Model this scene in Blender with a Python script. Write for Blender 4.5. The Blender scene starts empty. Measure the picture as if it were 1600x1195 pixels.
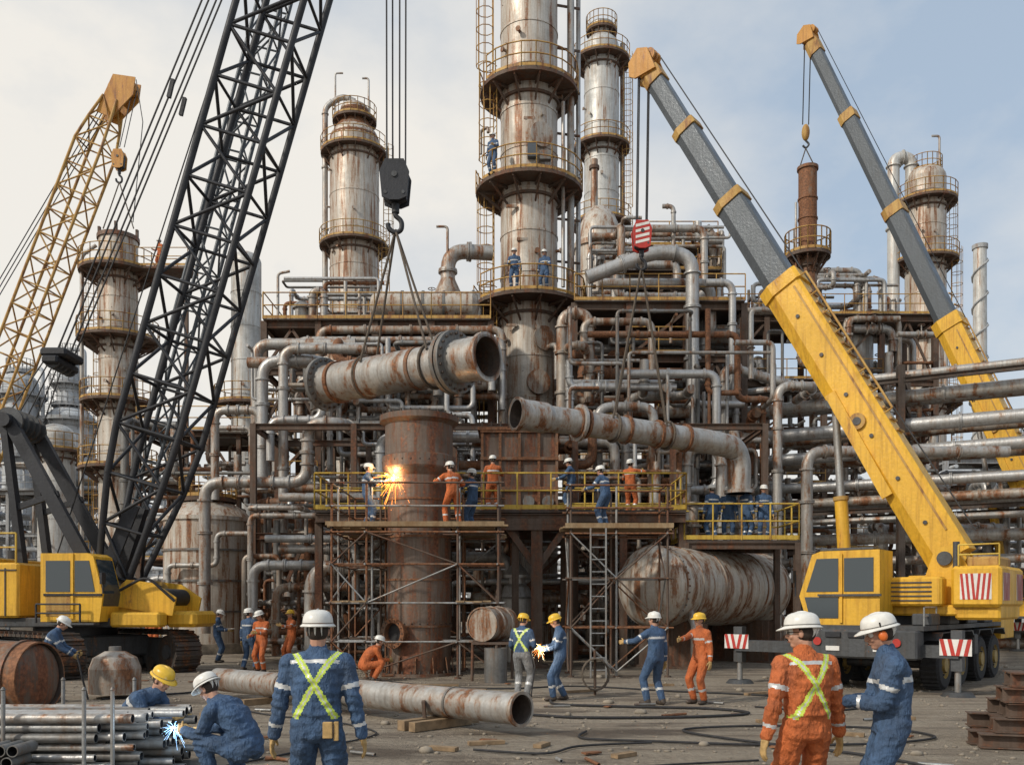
import bpy, math, random
from math import sin,cos,pi,radians,sqrt
from mathutils import Vector as V, Matrix, noise
import numpy as np
random.seed(7)
sc=bpy.context.scene
# ---------------------------------------------------------------- materials
MATS={}
def newmat(name):
    m=bpy.data.materials.new(name); m.use_nodes=True
    nt=m.node_tree; bs=nt.nodes['Principled BSDF']; MATS[name]=m
    return m,nt,bs
def N(nt,t,**k):
    n=nt.nodes.new(t)
    for a,b in k.items():
        if hasattr(n,a): setattr(n,a,b)
        else: n.inputs[a].default_value=b
    return n
def mapn(nt,scale):
    tc=N(nt,'ShaderNodeTexCoord'); mp=N(nt,'ShaderNodeMapping'); mp.inputs['Scale'].default_value=scale
    nt.links.new(tc.outputs['Object'],mp.inputs['Vector']); return mp
def nz(nt,scale3,scale,detail=6,rough=.6):
    mp=mapn(nt,scale3); n=N(nt,'ShaderNodeTexNoise'); n.inputs['Scale'].default_value=scale
    n.inputs['Detail'].default_value=detail; n.inputs['Roughness'].default_value=rough
    nt.links.new(mp.outputs[0],n.inputs['Vector']); return n.outputs['Fac']
def ramp(nt,fac,stops):
    r=N(nt,'ShaderNodeValToRGB'); e=r.color_ramp.elements
    while len(e)<len(stops): e.new(.5)
    for i,(p,c) in enumerate(stops):
        e[i].position=max(0,min(1,p)); e[i].color=(c[0],c[1],c[2],1) if isinstance(c,(tuple,list)) else (c,c,c,1)
    nt.links.new(fac,r.inputs[0]); return r.outputs[0]
def mix(nt,f,a,b,mode='MIX'):
    m=N(nt,'ShaderNodeMix'); m.data_type='RGBA'; m.blend_type=mode
    for s,v in ((0,f),(6,a),(7,b)):
        if hasattr(v,'links'): nt.links.new(v,m.inputs[s])
        elif s==0: m.inputs[0].default_value=v
        else: m.inputs[s].default_value=(v[0],v[1],v[2],1)
    return m.outputs[2]
def bump(nt,bs,h,st,dist=.02):
    b=N(nt,'ShaderNodeBump'); b.inputs['Strength'].default_value=st; b.inputs['Distance'].default_value=dist
    nt.links.new(h,b.inputs['Height']); nt.links.new(b.outputs[0],bs.inputs['Normal'])
def steel(name,base,rust,metal=.3,rough=.5,rc=(.19,.082,.038),vs=(1.6,1.6,.35),sc_=1.0,dark=.55):
    m,nt,bs=newmat(name)
    n1=nz(nt,(1,1,1),.9*sc_,8,.65); n2=nz(nt,vs,1.7*sc_,7,.7); n3=nz(nt,(1,1,1),14*sc_,5,.6)
    n4=nz(nt,(5,5,.3),2.2*sc_,5,.6)
    b=[c*dark for c in base]
    col=ramp(nt,n1,[(.3,b),(.5,base),(.72,[min(1,c*1.22) for c in base])])
    col=mix(nt,.35,col,ramp(nt,n3,[(.3,b),(.65,[min(1,c*1.15) for c in base])]))
    # dirt and rust washed down by rain
    col=mix(nt,ramp(nt,n4,[(.48,0),(.70,.6 if rust>.06 else .25)]),col,[base[0]*.46,base[1]*.39,base[2]*.33])
    th=.72-.42*rust
    rcol=ramp(nt,n3,[(.3,[c*.4 for c in rc]),(.5,rc),(.7,[rc[0]*1.6,rc[1]*1.65,rc[2]*1.6])])
    stain=ramp(nt,n2,[(th-.12,0),(th+.04,.55),(th+.18,.8)])
    col=mix(nt,stain,col,[base[0]*.74,base[1]*.52,base[2]*.35])
    ma=N(nt,'ShaderNodeMath',operation='ADD'); nt.links.new(n2,ma.inputs[0])
    mb=N(nt,'ShaderNodeMath',operation='MULTIPLY'); nt.links.new(n3,mb.inputs[0]); mb.inputs[1].default_value=.25
    nt.links.new(mb.outputs[0],ma.inputs[1])
    msk=ramp(nt,ma.outputs[0],[(th+.10,0),(th+.2,1)])
    col=mix(nt,msk,col,rcol)
    nt.links.new(col,bs.inputs['Base Color'])
    bs.inputs['Metallic'].default_value=metal
    nt.links.new(ramp(nt,n1,[(.3,rough+.2),(.7,rough-.08)]),bs.inputs['Roughness'])
    bump(nt,bs,n3,.25,.03)
steel('steel_clean',(.46,.46,.455),.18,.5,.36)
steel('steel',(.42,.415,.40),.40,.42,.42)
steel('steel_warm',(.40,.37,.33),.52,.35,.48)
steel('steel_dark',(.20,.20,.195),.3,.4,.5)
steel('tower_steel',(.53,.50,.45),.43,.28,.45,vs=(2.2,2.2,.16))
steel('tower_pale',(.53,.535,.52),.27,.25,.45,vs=(2,2,.16))
steel('rust_heavy',(.24,.18,.14),.75,.2,.65)
steel('rust_vessel',(.175,.135,.11),.5,.28,.52,rc=(.17,.065,.033),vs=(2.4,2.4,.3))
steel('rust_struct',(.125,.09,.07),.42,.1,.72,rc=(.13,.055,.03))
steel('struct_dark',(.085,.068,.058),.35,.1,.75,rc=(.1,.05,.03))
steel('hazed_steel',(.50,.53,.56),.12,.1,.7)  # pale bluish base: distance haze painted into the colour
steel('hazed_struct',(.36,.375,.39),.15,.05,.8)  # lightened the same way, aerial haze is put into this base colour
steel('yellow',(.72,.41,.035),.14,.0,.4,rc=(.22,.11,.03),dark=.78)
steel('ochre',(.47,.29,.08),.42,.0,.55,rc=(.18,.08,.03),dark=.7)
steel('rail_yellow',(.58,.40,.06),.3,.0,.5,dark=.75)
steel('orange_paint',(.50,.24,.04),.3,.0,.5,dark=.75)
steel('boom_grey',(.085,.098,.112),.05,.3,.36,dark=.92)
steel('crane_black',(.028,.03,.036),.0,.2,.5)
steel('track',(.085,.075,.068),.4,.4,.6)
steel('chassis',(.075,.08,.086),.2,.2,.5)
steel('galv',(.36,.37,.37),.3,.55,.42)
steel('white_paint',(.72,.71,.68),.02,.0,.4,dark=.85)
steel('red_paint',(.45,.035,.025),.05,.0,.45,dark=.8)
steel('plank',(.30,.215,.125),.3,.0,.8,rc=(.16,.10,.05),dark=.55)
def plain(name,c,rough=.6,metal=0,em=0,var=.2,sc_=20,bs_=.1):
    m,nt,bs=newmat(name); n=nz(nt,(1,1,1),sc_,4)
    nt.links.new(ramp(nt,n,[(.3,[x*(1-var) for x in c]),(.7,[min(1,x*(1+var)) for x in c])]),bs.inputs['Base Color'])
    bs.inputs['Roughness'].default_value=rough; bs.inputs['Metallic'].default_value=metal
    if em: bs.inputs['Emission Color'].default_value=(*c,1); bs.inputs['Emission Strength'].default_value=em
    if bs_: bump(nt,bs,n,bs_,.01)
def cloth(name,c):
    m,nt,bs=newmat(name)
    a=nz(nt,(1,1,.6),7,5); f=nz(nt,(1,1,1),45,4); g=nz(nt,(1,1,1),3,5)
    col=ramp(nt,a,[(.3,[x*.55 for x in c]),(.5,c),(.7,[min(1,x*1.35) for x in c])])
    col=mix(nt,.3,col,ramp(nt,f,[(.35,[x*.5 for x in c]),(.65,[min(1,x*1.3) for x in c])]))
    col=mix(nt,ramp(nt,g,[(.5,0),(.7,.55)]),col,[x*.5+.035 for x in c])
    nt.links.new(col,bs.inputs['Base Color']); bs.inputs['Roughness'].default_value=.85
    s=N(nt,'ShaderNodeMath',operation='ADD'); nt.links.new(a,s.inputs[0]); nt.links.new(nz(nt,(1,1,.45),16,4,.6),s.inputs[1])
    bump(nt,bs,s.outputs[0],1.0,.05)
cloth('cloth_blue',(.052,.10,.19)); cloth('cloth_orange',(.50,.13,.037)); cloth('cloth_grey',(.22,.23,.24))
plain('hivis',(.52,.66,.08),.6); plain('reflect',(.55,.56,.56),.4,.2)
plain('glove',(.46,.30,.12),.8,var=.3); plain('boot',(.06,.045,.035),.6,var=.3)
plain('skin',(.46,.25,.17),.5,var=.12,bs_=.05); plain('hair',(.035,.024,.018),.8,var=.4,sc_=60)
plain('lip',(.36,.14,.11),.5); plain('eye_white',(.7,.7,.68),.3,bs_=0); plain('eye_dark',(.02,.015,.012),.2,bs_=0)
plain('helmet_white',(.70,.69,.65),.35,var=.12,sc_=12,bs_=.02); plain('helmet_yellow',(.74,.46,.04),.35,var=.14,sc_=12,bs_=.02)
plain('muff_orange',(.7,.16,.03),.4,var=.1)
plain('cable',(.02,.02,.022),.6); plain('rope',(.10,.08,.062),.9,var=.3); plain('rubber',(.022,.022,.024),.75,var=.4,sc_=15)
plain('spark_white',(1,.82,.5),.5,em=9,bs_=0); plain('spark_orange',(1,.30,.05),.5,em=3.5,bs_=0); plain('spark_blue',(.35,.62,1),.5,em=4,bs_=0)
plain('hub',(.34,.24,.08),.5)
plain('wood',(.24,.165,.095),.85,var=.35,sc_=8,bs_=.3); plain('rock',(.25,.215,.17),.9,var=.3,sc_=6,bs_=.5)
m,nt,bs=newmat('glass'); bs.inputs['Base Color'].default_value=(.035,.05,.06,1); bs.inputs['Roughness'].default_value=.08; bs.inputs['Specular IOR Level'].default_value=.9
# ground
m,nt,bs=newmat('dirt')
big=nz(nt,(1,1.6,1),.12,8,.6); mid=nz(nt,(.6,1,1),.9,8,.65); fin=nz(nt,(1,1,1),9,8,.7)
col=ramp(nt,mid,[(.3,(.17,.135,.105)),(.5,(.33,.28,.22)),(.68,(.46,.40,.32))])
col=mix(nt,ramp(nt,big,[(.42,0),(.6,.65)]),col,(.43,.375,.30))
col=mix(nt,.42,col,ramp(nt,fin,[(.3,(.11,.09,.07)),(.52,(.33,.28,.22)),(.75,(.52,.46,.38))]))
trk=ramp(nt,nz(nt,(.3,3.0,1),.8,6,.65),[(.50,0),(.62,.65)]); col=mix(nt,trk,col,(.15,.12,.095))
wet=ramp(nt,nz(nt,(.5,1.3,1),.45,6,.55),[(.57,0),(.63,.85)])
col=mix(nt,wet,col,(.10,.08,.063),'MIX')
nt.links.new(col,bs.inputs['Base Color'])
nt.links.new(ramp(nt,wet,[(0,.95),(1,.42)]),bs.inputs['Roughness'])
bs.inputs['Specular IOR Level'].default_value=.2
s=N(nt,'ShaderNodeMath',operation='ADD'); nt.links.new(mid,s.inputs[0]); nt.links.new(fin,s.inputs[1]); bump(nt,bs,s.outputs[0],1.0,.13)

# ---------------------------------------------------------------- mesh builder
def perp(d):
    d=V(d).normalized(); a=V((0,0,1)) if abs(d.z)<.9 else V((1,0,0))
    u=d.cross(a).normalized(); return u,d.cross(u).normalized()
class B:
    def __init__(s): s.v=[];s.f=[];s.m=[];s.s=[];s.mats=[];s.M=None
    def add(s,vs,fs,mat,sm=False):
        o=len(s.v)
        if s.M is not None: M=s.M; vs=[M@V(p) for p in vs]
        s.v.extend([(p[0],p[1],p[2]) for p in vs])
        if mat not in s.mats: s.mats.append(mat)
        k=s.mats.index(mat)
        for f in fs: s.f.append(tuple(i+o for i in f))
        s.m.extend([k]*len(fs)); s.s.extend([sm]*len(fs))
    def done(s,name):
        me=bpy.data.meshes.new(name); me.from_pydata(s.v,[],s.f)
        for k in s.mats: me.materials.append(MATS[k])
        me.polygons.foreach_set('material_index',s.m); me.polygons.foreach_set('use_smooth',s.s); me.update()
        o=bpy.data.objects.new(name,me); sc.collection.objects.link(o); return o
    def cyl(s,p0,p1,r0,mat,r1=None,n=12,cap=True):
        p0=V(p0);p1=V(p1); r1=r0 if r1 is None else r1
        if (p1-p0).length<1e-6: return
        u,w=perp(p1-p0); cs=[(cos(2*pi*i/n),sin(2*pi*i/n)) for i in range(n)]
        a=[p0+(u*c+w*q)*r0 for c,q in cs]; b=[p1+(u*c+w*q)*r1 for c,q in cs]
        s.add(a+b,[(i,i+n,(i+1)%n+n,(i+1)%n) for i in range(n)],mat,n>5)
        if cap: s.add(a,[tuple(range(n))],mat); s.add(b,[tuple(range(n-1,-1,-1))],mat)
    def hull(s,pts,mat):
        import bmesh
        bm=bmesh.new()
        for p in pts: bm.verts.new(p)
        bmesh.ops.convex_hull(bm,input=bm.verts)
        bmesh.ops.dissolve_limit(bm,angle_limit=.02,verts=bm.verts,edges=bm.edges)
        bm.verts.index_update(); vs=[v.co.copy() for v in bm.verts]; fs=[tuple(v.index for v in f.verts) for f in bm.faces]; bm.free()
        s.add(vs,fs,mat)
    def box(s,c,d,mat,ch=0):
        x,y,z=c; a,b,e=d[0]/2,d[1]/2,d[2]/2
        if ch:
            pts=[]
            for i in(-1,1):
                for j in(-1,1):
                    for k in(-1,1): pts+=[(x+i*a,y+j*(b-ch),z+k*(e-ch)),(x+i*(a-ch),y+j*b,z+k*(e-ch)),(x+i*(a-ch),y+j*(b-ch),z+k*e)]
            s.hull(pts,mat); return
        vs=[(x+i*a,y+j*b,z+k*e) for i in(-1,1) for j in(-1,1) for k in(-1,1)]
        s.add(vs,[(0,1,3,2),(4,6,7,5),(0,4,5,1),(2,3,7,6),(0,2,6,4),(1,5,7,3)],mat)
    def beam(s,p0,p1,w,h,mat,up=(0,0,1)):
        p0=V(p0);p1=V(p1);d=(p1-p0).normalized(); up=V(up)
        if abs(d.dot(up))>.98: up=V((0,1,0))
        a=d.cross(up).normalized()*w/2; c=a.cross(d).normalized()*h/2
        vs=[p+a*i+c*j for p in(p0,p1) for i,j in((-1,-1),(1,-1),(1,1),(-1,1))]
        s.add(vs,[(0,1,2,3),(4,7,6,5),(0,4,5,1),(1,5,6,2),(2,6,7,3),(3,7,4,0)],mat)
    def ibeam(s,p0,p1,w,h,mat,up=(0,0,1)):
        p0=V(p0);p1=V(p1);d=(p1-p0).normalized(); up=V(up)
        if abs(d.dot(up))>.98: up=V((0,1,0))
        a=d.cross(up).normalized(); c=a.cross(d).normalized(); t=h*.09
        s.beam(p0+c*(h/2-t/2),p1+c*(h/2-t/2),w,t,mat,up); s.beam(p0-c*(h/2-t/2),p1-c*(h/2-t/2),w,t,mat,up); s.beam(p0,p1,w*.12,h-2*t,mat,up)
    def prism(s,poly,y0,y1,mat):
        n=len(poly); vs=[(x,y0,z) for x,z in poly]+[(x,y1,z) for x,z in poly]
        s.add(vs,[tuple(range(n)),tuple(range(2*n-1,n-1,-1))]+[(i,i+n,(i+1)%n+n,(i+1)%n) for i in range(n)],mat)
    def lathe(s,o,ax,prof,mat,n=24,sharp=True):
        o=V(o);ax=V(ax).normalized();u,w=perp(ax)
        cs=[(cos(2*pi*i/n),sin(2*pi*i/n)) for i in range(n)]
        ring=lambda r,t:[o+ax*t+(u*c+w*q)*r for c,q in cs]
        if sharp:
            for (r0,t0),(r1,t1) in zip(prof,prof[1:]):
                s.add(ring(r0,t0)+ring(r1,t1),[(i,i+n,(i+1)%n+n,(i+1)%n) for i in range(n)],mat,True)
        else:
            vs=[];fs=[]
            for k,(r,t) in enumerate(prof):
                vs+=ring(r,t)
                if k: fs+=[(i+(k-1)*n,i+k*n,(i+1)%n+k*n,(i+1)%n+(k-1)*n) for i in range(n)]
            s.add(vs,fs,mat,True)
    def dome(s,o,ax,r,h,mat,n=24):
        s.lathe(o,ax,[(max(.001,r*cos(k*pi/20)),h*sin(k*pi/20)) for k in range(11)],mat,n,False)
    def ell(s,c,r,mat,ax=None,n=14,m=9):
        c=V(c); X,Y,Z=ax if ax else (V((1,0,0)),V((0,1,0)),V((0,0,1)))
        vs=[];fs=[]
        for k in range(m+1):
            t=pi*k/m
            for i in range(n):
                p=2*pi*i/n; vs.append(c+X*(r[0]*sin(t)*cos(p)+0)+Y*(r[1]*sin(t)*sin(p))+Z*(r[2]*cos(t)))
        for k in range(m):
            for i in range(n): fs.append((k*n+i,(k+1)*n+i,(k+1)*n+(i+1)%n,k*n+(i+1)%n))
        s.add(vs,fs,mat,True)
    def tube(s,path,r,mat,n=12,bend=None,fl=0,closed=False):
        P=[V(p) for p in path]
        if bend is None: bend=r*2.6
        if len(P)>2 and bend>0:
            Q=[P[0]]
            for a,p,b in zip(P,P[1:],P[2:]):
                d1=a-p;d2=b-p; cu=min(bend,.48*d1.length,.48*d2.length)
                A=p+d1.normalized()*cu; C=p+d2.normalized()*cu
                for k in range(7):
                    t=k/6; Q.append(A*(1-t)**2+p*2*t*(1-t)+C*t*t)
                if fl:
                    for E,dd in((A,d1),(C,d2)): s.cyl(E,E+dd.normalized()*.07,r*1.28,mat,n=n)
            Q.append(P[-1])
        else: Q=P
        if closed: Q=Q+[Q[0]]
        vs=[];fs=[]; u=None
        for i,q in enumerate(Q):
            d=(Q[min(i+1,len(Q)-1)]-Q[max(i-1,0)])
            if closed and i in(0,len(Q)-1): d=Q[1]-Q[-2]
            d=d.normalized() if d.length>1e-9 else V((0,0,1))
            if u is None: u,_=perp(d)
            else: u=(u-d*u.dot(d)); u=u.normalized() if u.length>1e-6 else perp(d)[0]
            w=d.cross(u)
            vs+=[q+(u*cos(2*pi*k/n)+w*sin(2*pi*k/n))*r for k in range(n)]
            if i: fs+=[(k+(i-1)*n,(k+1)%n+(i-1)*n,(k+1)%n+i*n,k+i*n) for k in range(n)]
        s.add(vs,fs,mat,True)
        if not closed and r>.04:
            s.add(vs[:n],[tuple(range(n-1,-1,-1))],mat); s.add(vs[-n:],[tuple(range(n))],mat)
        if fl:
            for a,b in zip(P,P[1:]):
                L=(b-a).length; k=int(L/fl)
                for j in range(1,k+1):
                    q=a+(b-a)*(j/(k+1)); d=(b-a).normalized()
                    s.cyl(q-d*.05,q-d*.008,r*1.32,mat,n=n); s.cyl(q+d*.008,q+d*.05,r*1.32,mat,n=n)
    def rail(s,pts,mat,h=1.1,r=.028,post=1.4,closed=False,toe=True):
        P=[V(p) for p in pts]
        if closed: P.append(P[0])
        for a,b in zip(P,P[1:]):
            for hh in(h,h*.52): s.cyl(a+V((0,0,hh)),b+V((0,0,hh)),r,mat,n=6,cap=False)
            if toe: s.beam(a+V((0,0,.08)),b+V((0,0,.08)),.02,.13,mat)
            L=(b-a).length; k=max(1,round(L/post))
            for j in range(k+1): q=a+(b-a)*(j/k); s.cyl(q,q+V((0,0,h)),r,mat,n=6,cap=False)
    def ringplat(s,x,y,z,ri,ro,deck,rail,a0=0,a1=2*pi,h=1.1,r=.03):
        s.lathe((x,y,z),(0,0,1),[(ri-.05,0),(ro,0),(ro,-.16),(ro-.08,-.16),(ri-.05,-.1)],deck,28)
        s.lathe((x,y,z-.5),(0,0,1),[(ri,0),(ri+.12,0),(ri+.12,-.12),(ri,-.12)],deck,28)
        for k in range(12):
            a=2*pi*k/12+.2; c,q=cos(a),sin(a)
            s.beam((x+c*(ri-.02),y+q*(ri-.02),z-.95),(x+c*(ro-.1),y+q*(ro-.1),z-.14),.07,.1,deck)
            s.beam((x+c*(ri-.02),y+q*(ri-.02),z-.2),(x+c*(ro-.1),y+q*(ro-.1),z-.2),.06,.12,deck)
        m=20; pts=[(x+ro*cos(a0+(a1-a0)*k/m),y+ro*sin(a0+(a1-a0)*k/m),z) for k in range(m+1)]
        s.rail(pts,rail,h,r,9)
    def ladder(s,x,y,z0,z1,ang,mat,cage=True,w=.45,r=.022):
        o=V((cos(ang),sin(ang),0)); l=V((-sin(ang),cos(ang),0)); p=V((x,y,0))
        for k in(-1,1): s.cyl(p+l*k*w/2+V((0,0,z0)),p+l*k*w/2+V((0,0,z1)),r*1.2,mat,n=5)
        z=z0+.2
        while z<z1: s.cyl(p-l*w/2+V((0,0,z)),p+l*w/2+V((0,0,z)),r*.8,mat,n=4,cap=False); z+=.32
        if cage:
            R=.42; hp=lambda a,z:p+o*(R*.85+R*cos(a))+l*(R*sin(a))+V((0,0,z))
            z=z0+1.2
            while z<z1+.9:
                pts=[p+l*w/2*1+V((0,0,z))]+[hp(a,z) for a in (1.9,1.2,.5,0,-.5,-1.2,-1.9)]+[p-l*w/2+V((0,0,z))]
                s.tube(pts,r*1.1,mat,n=4,bend=0); z+=.85
            for a in(1.5,.75,0,-.75,-1.5): s.cyl(hp(a,z0+1.2),hp(a,z1+.9),r*.8,mat,n=4,cap=False)
    def lattice(s,p0,p1,w,mat,side,bay=1.6,rc=.07,rd=.035,t0=3,t1=3,w0=.5,w1=.5,diag=True):
        p0=V(p0);p1=V(p1);d=(p1-p0);L=d.length;d.normalize(); a=V(side); a=(a-d*a.dot(d)).normalized(); c=d.cross(a)
        nb=max(2,round(L/bay)); st=[]
        for i in range(nb+1):
            t=L*i/nb; f=1
            if t<t0: f=w0+(1-w0)*t/t0
            if L-t<t1: f=w1+(1-w1)*(L-t)/t1
            st.append([p0+d*t+(a*i_*w/2+c*j_*w/2)*f for i_,j_ in((-1,-1),(1,-1),(1,1),(-1,1))])
        for i in range(nb):
            for k in range(4):
                s.cyl(st[i][k],st[i+1][k],rc,mat,n=8,cap=False); k2=(k+1)%4
                if i%2: s.cyl(st[i][k],st[i+1][k2],rd,mat,n=6,cap=False)
                else: s.cyl(st[i][k2],st[i+1][k],rd,mat,n=6,cap=False)
                if i%2==0 or diag: s.cyl(st[i][k],st[i][k2],rd,mat,n=6,cap=False)
        return st
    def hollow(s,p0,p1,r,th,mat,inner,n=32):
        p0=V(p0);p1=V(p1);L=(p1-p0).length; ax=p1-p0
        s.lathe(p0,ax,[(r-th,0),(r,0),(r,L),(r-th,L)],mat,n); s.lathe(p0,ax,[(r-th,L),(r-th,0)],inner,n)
def LT(x,y,z=0,ang=0): return Matrix.Translation((x,y,z))@Matrix.Rotation(ang,4,'Z')

# ---------------------------------------------------------------- ground
b=B(); b.add([(-600,-60,0),(600,-60,0),(600,1200,0),(-600,1200,0)],[(0,1,2,3)],'dirt'); b.done('ground')
b=B()
for i in range(2600):
    y=random.uniform(8,30); x=random.uniform(-.62,.62)*y
    if noise.noise(V((x*.5,y*.5,0)))<-.05 and random.random()<.7: continue
    r=random.uniform(.008,.035)*(1+(random.random()<.05)*1.6)
    b.ell((x,y,r*.3),(r*random.uniform(.8,1.6),r,r*.65),'rock',n=6,m=4)
b.done('gravel')

# ---------------------------------------------------------------- towers
def tower(name,x,y,r,z1,mat,plats,rail='ochre',deck='rust_struct',z0=0,top='dome',seam=2.2,lad=pi,neck=None):
    b=B(); b.lathe((x,y,z0),(0,0,1),[(r,0),(r,z1-z0)],mat,36)
    z=z0+seam
    while z<z1-.3:
        b.lathe((x,y,z),(0,0,1),[(r,-.045),(r+.03,-.045),(r+.03,.045),(r,.045)],mat,36)
        for k in range(3):
            a=random.uniform(pi,2*pi); c=V((cos(a),sin(a),0))
            if random.random()<.5: b.cyl(V((x,y,z-seam*.42))+c*(r-.02),V((x,y,z-seam*.4))+c*(r+.02),.02,'steel_dark',n=5)
            else: q=V((x,y,z-seam*random.uniform(.2,.8))); b.cyl(q+c*r,q+c*(r+.22),.07,'steel_warm',n=10); b.cyl(q+c*(r+.2),q+c*(r+.26),.12,'steel_warm',n=12)
        z+=seam
    if top=='dome': b.dome((x,y,z1),(0,0,1),r,r*.75,mat,32)
    for (pz,ro) in plats: b.ringplat(x,y,pz,r,ro,deck,rail,a0=lad+.3,a1=lad+2*pi-.3)
    zs=[p for p,_ in plats]
    for k,(za) in enumerate(zs):
        zb=zs[k+1] if k+1<len(zs) else z0
        aa=lad+(-.35 if k%2 else .1); q=r+.35
        b.ladder(x+q*cos(aa),y+q*sin(aa),zb,za,aa,rail)
    return b
b=tower('t',.8,42,1.33,36,'tower_steel',[(25.8,2.3),(21.2,2.5),(15.8,2.6)],z0=0,seam=1.9,lad=pi+.25)
b.ladder(.8+1.7*cos(pi+.1),42+1.7*sin(pi+.1),25.8,34,pi+.1,'ochre')
b.cyl((2.75,42,4),(2.75,42,36),.17,'steel',n=14); b.cyl((3.15,42.6,6),(3.15,42.6,36),.11,'steel_clean',n=12); b.cyl((2.35,41.2,16.5),(2.35,41.2,25),.09,'steel',n=10)
for z in range(12,36,2): b.beam((2,42,z),(3.2,42.3,z),.06,.1,'rust_struct')
for z,a in((23.2,-1.2),(14.0,-1.1),(12.0,-1.3)):
    d=V((cos(a),sin(a),0)); o=V((.8,42,z))+d*1.25
    b.lathe(o,d,[(.42,0),(.42,.2),(.56,.2),(.56,.3),(.02,.32)],'steel_warm',20)
b.tube([(1.6,40.8,13.6),(2.0,40.2,13.6),(2.0,40.2,12.0)],.12,'steel',10,fl=9)
b.tube([(-1.45,41.6,22.8),(-1.45,41.6,23.9),(-1.1,41.3,23.9),(-1.1,41.2,23.6)],.07,'steel',8)
b.box((1.5,40.55,22.2),(.5,.3,.4),'steel_dark'); b.box((.9,40.5,22.4),(.4,.3,.6),'boom_grey')
for z in(14.6,18.5,20,24): b.box((-.2+random.random(),40.72,z),(.5,.1,.12),'steel_warm')
b.done('distillation_tower')
b=tower('t',-12.3,70,1.9,38,'tower_steel',[(37.0,2.6),(29.8,2.7)],lad=0,seam=2.8)
b.lathe((-12.3,70,38),(0,0,1),[(1.9,0),(1.9,.2),(1.1,1.6),(1.1,2.4)],'rust_heavy',28); b.dome((-12.3,70,40.4),(0,0,1),1.1,.7,'tower_steel'); b.ringplat(-12.3,70,39.6,1.1,1.7,'rust_struct','ochre')
b.tube([(-14.6,70,12),(-14.6,70,40.8),(-13.2,70,41.6),(-12.3,70,41.2)],.22,'steel',12,fl=5)
b.tube([(-11.2,70,40),(-11.2,70,43),(-11.7,70,43)],.08,'steel',8); b.tube([(-13.8,70,40),(-13.8,70,43.4),(-13.2,70,43.4)],.07,'steel',8)
b.done('distillation_tower')
b=tower('t',7.0,70,1.35,45.3,'tower_pale',[(44.2,2.2),(37.5,2.2),(31.5,2.3)],lad=0,seam=2.6)
b.lathe((7,70,45.3),(0,0,1),[(1.35,0),(.8,.8),(.8,1.6),(1,1.6),(1,1.75),(.02,1.8)],'tower_pale',24); b.ringplat(7,70,46.6,.8,1.2,'rust_struct','ochre'); b.cyl((8.7,70.5,20),(8.7,70.5,46),.2,'steel'); b.cyl((5.2,69.5,25),(5.2,69.5,52),.1,'steel')
b.done('distillation_tower')
b=B(); x,y=5.35,55
b.lathe((x,y,0),(0,0,1),[(1.5,0),(1.5,23.6),(1.62,23.6),(1.62,23.9),(1.5,23.9),(1.45,24.2)],'tower_steel',32)
b.lathe((x,y,24.2),(0,0,1),[(1.45,0),(1.3,.7),(.95,1.5),(.5,2.0),(.28,2.1)],'tower_steel',32,False); b.cyl((x-.3,y,26),(x-.3,y,29.2),.22,'steel_warm'); b.cyl((x-.3,y,28.6),(x-.3,y,28.8),.32,'rust_struct')
for z in(18,20,22): b.lathe((x,y,z),(0,0,1),[(1.5,0),(1.55,0),(1.55,.1),(1.5,.1)],'tower_steel',32)
b.done('process_vessel')
b=tower('t',32.3,70,1.5,35,'tower_steel',[(33.2,2.3),(28.6,2.4),(22.9,2.4),(17.5,2.6)],lad=0,seam=2.6)
b.tube([(29.8,70,20),(29.8,70,36.8),(31.2,70,36.8),(31.2,70,35)],.45,'tower_pale',16,fl=6,bend=1.2)
b.ringplat(32.3,70,35.6,.8,1.2,'rust_struct','ochre'); b.tube([(33.4,70,35),(33.4,70,38.5),(32.8,70,38.5)],.09,'steel',8); b.done('distillation_tower')
b=tower('t',-24.6,56,1.15,24.6,'tower_steel',[(22.6,2.3),(18.4,2.4),(14.5,2.2),(10.4,2.3)],lad=pi-.2,top='none',seam=1.9)
b.lathe((-24.6,56,24.6),(0,0,1),[(1.15,0),(1.25,0),(1.25,.25),(.9,.25),(.9,-.6),(.02,-.6)],'rust_vessel',28)
for a in(.2,1.8,3.4,5): b.beam((-24.6+1.1*cos(a),56+1.1*sin(a),24.6),(-24.6+1.1*cos(a),56+1.1*sin(a),25.4),.14,.2,'rust_struct')
b.box((-21.6,55.6,22.52),(3.6,1.8,.14),'rust_struct'); b.rail([(-23,54.7,22.6),(-19.8,54.7,22.6),(-19.8,56.5,22.6),(-22.4,56.5,22.6)],'ochre'); b.ibeam((-20.2,55.6,0),(-20.2,55.6,22.4),.22,.22,'rust_struct')
b.tube([(-26.6,55.4,4),(-26.6,55.4,23.5),(-25.8,55.6,24.2)],.12,'steel',10,fl=4)
b.done('distillation_tower')
b=tower('t',-17.2,58,.95,24,'tower_pale',[(14.8,2.0)],lad=0,seam=2.2); b.done('process_column')
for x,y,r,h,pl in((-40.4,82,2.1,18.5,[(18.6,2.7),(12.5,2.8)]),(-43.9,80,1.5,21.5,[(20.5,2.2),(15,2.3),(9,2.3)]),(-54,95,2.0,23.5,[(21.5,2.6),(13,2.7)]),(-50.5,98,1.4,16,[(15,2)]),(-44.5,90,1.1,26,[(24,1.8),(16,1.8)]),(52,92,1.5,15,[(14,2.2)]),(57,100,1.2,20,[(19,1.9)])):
    b=tower('t',x,y,r,h,'hazed_steel',pl,rail='hazed_struct',deck='hazed_struct',lad=0,seam=2.6); b.ringplat(x,y,h+r*.75,.5,r*.75,'hazed_struct','hazed_struct'); b.tube([(x+r+.5,y,3),(x+r+.5,y,h+1.5),(x,y,h+1.5)],.18,'hazed_steel',8); b.done('process_column')
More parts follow.
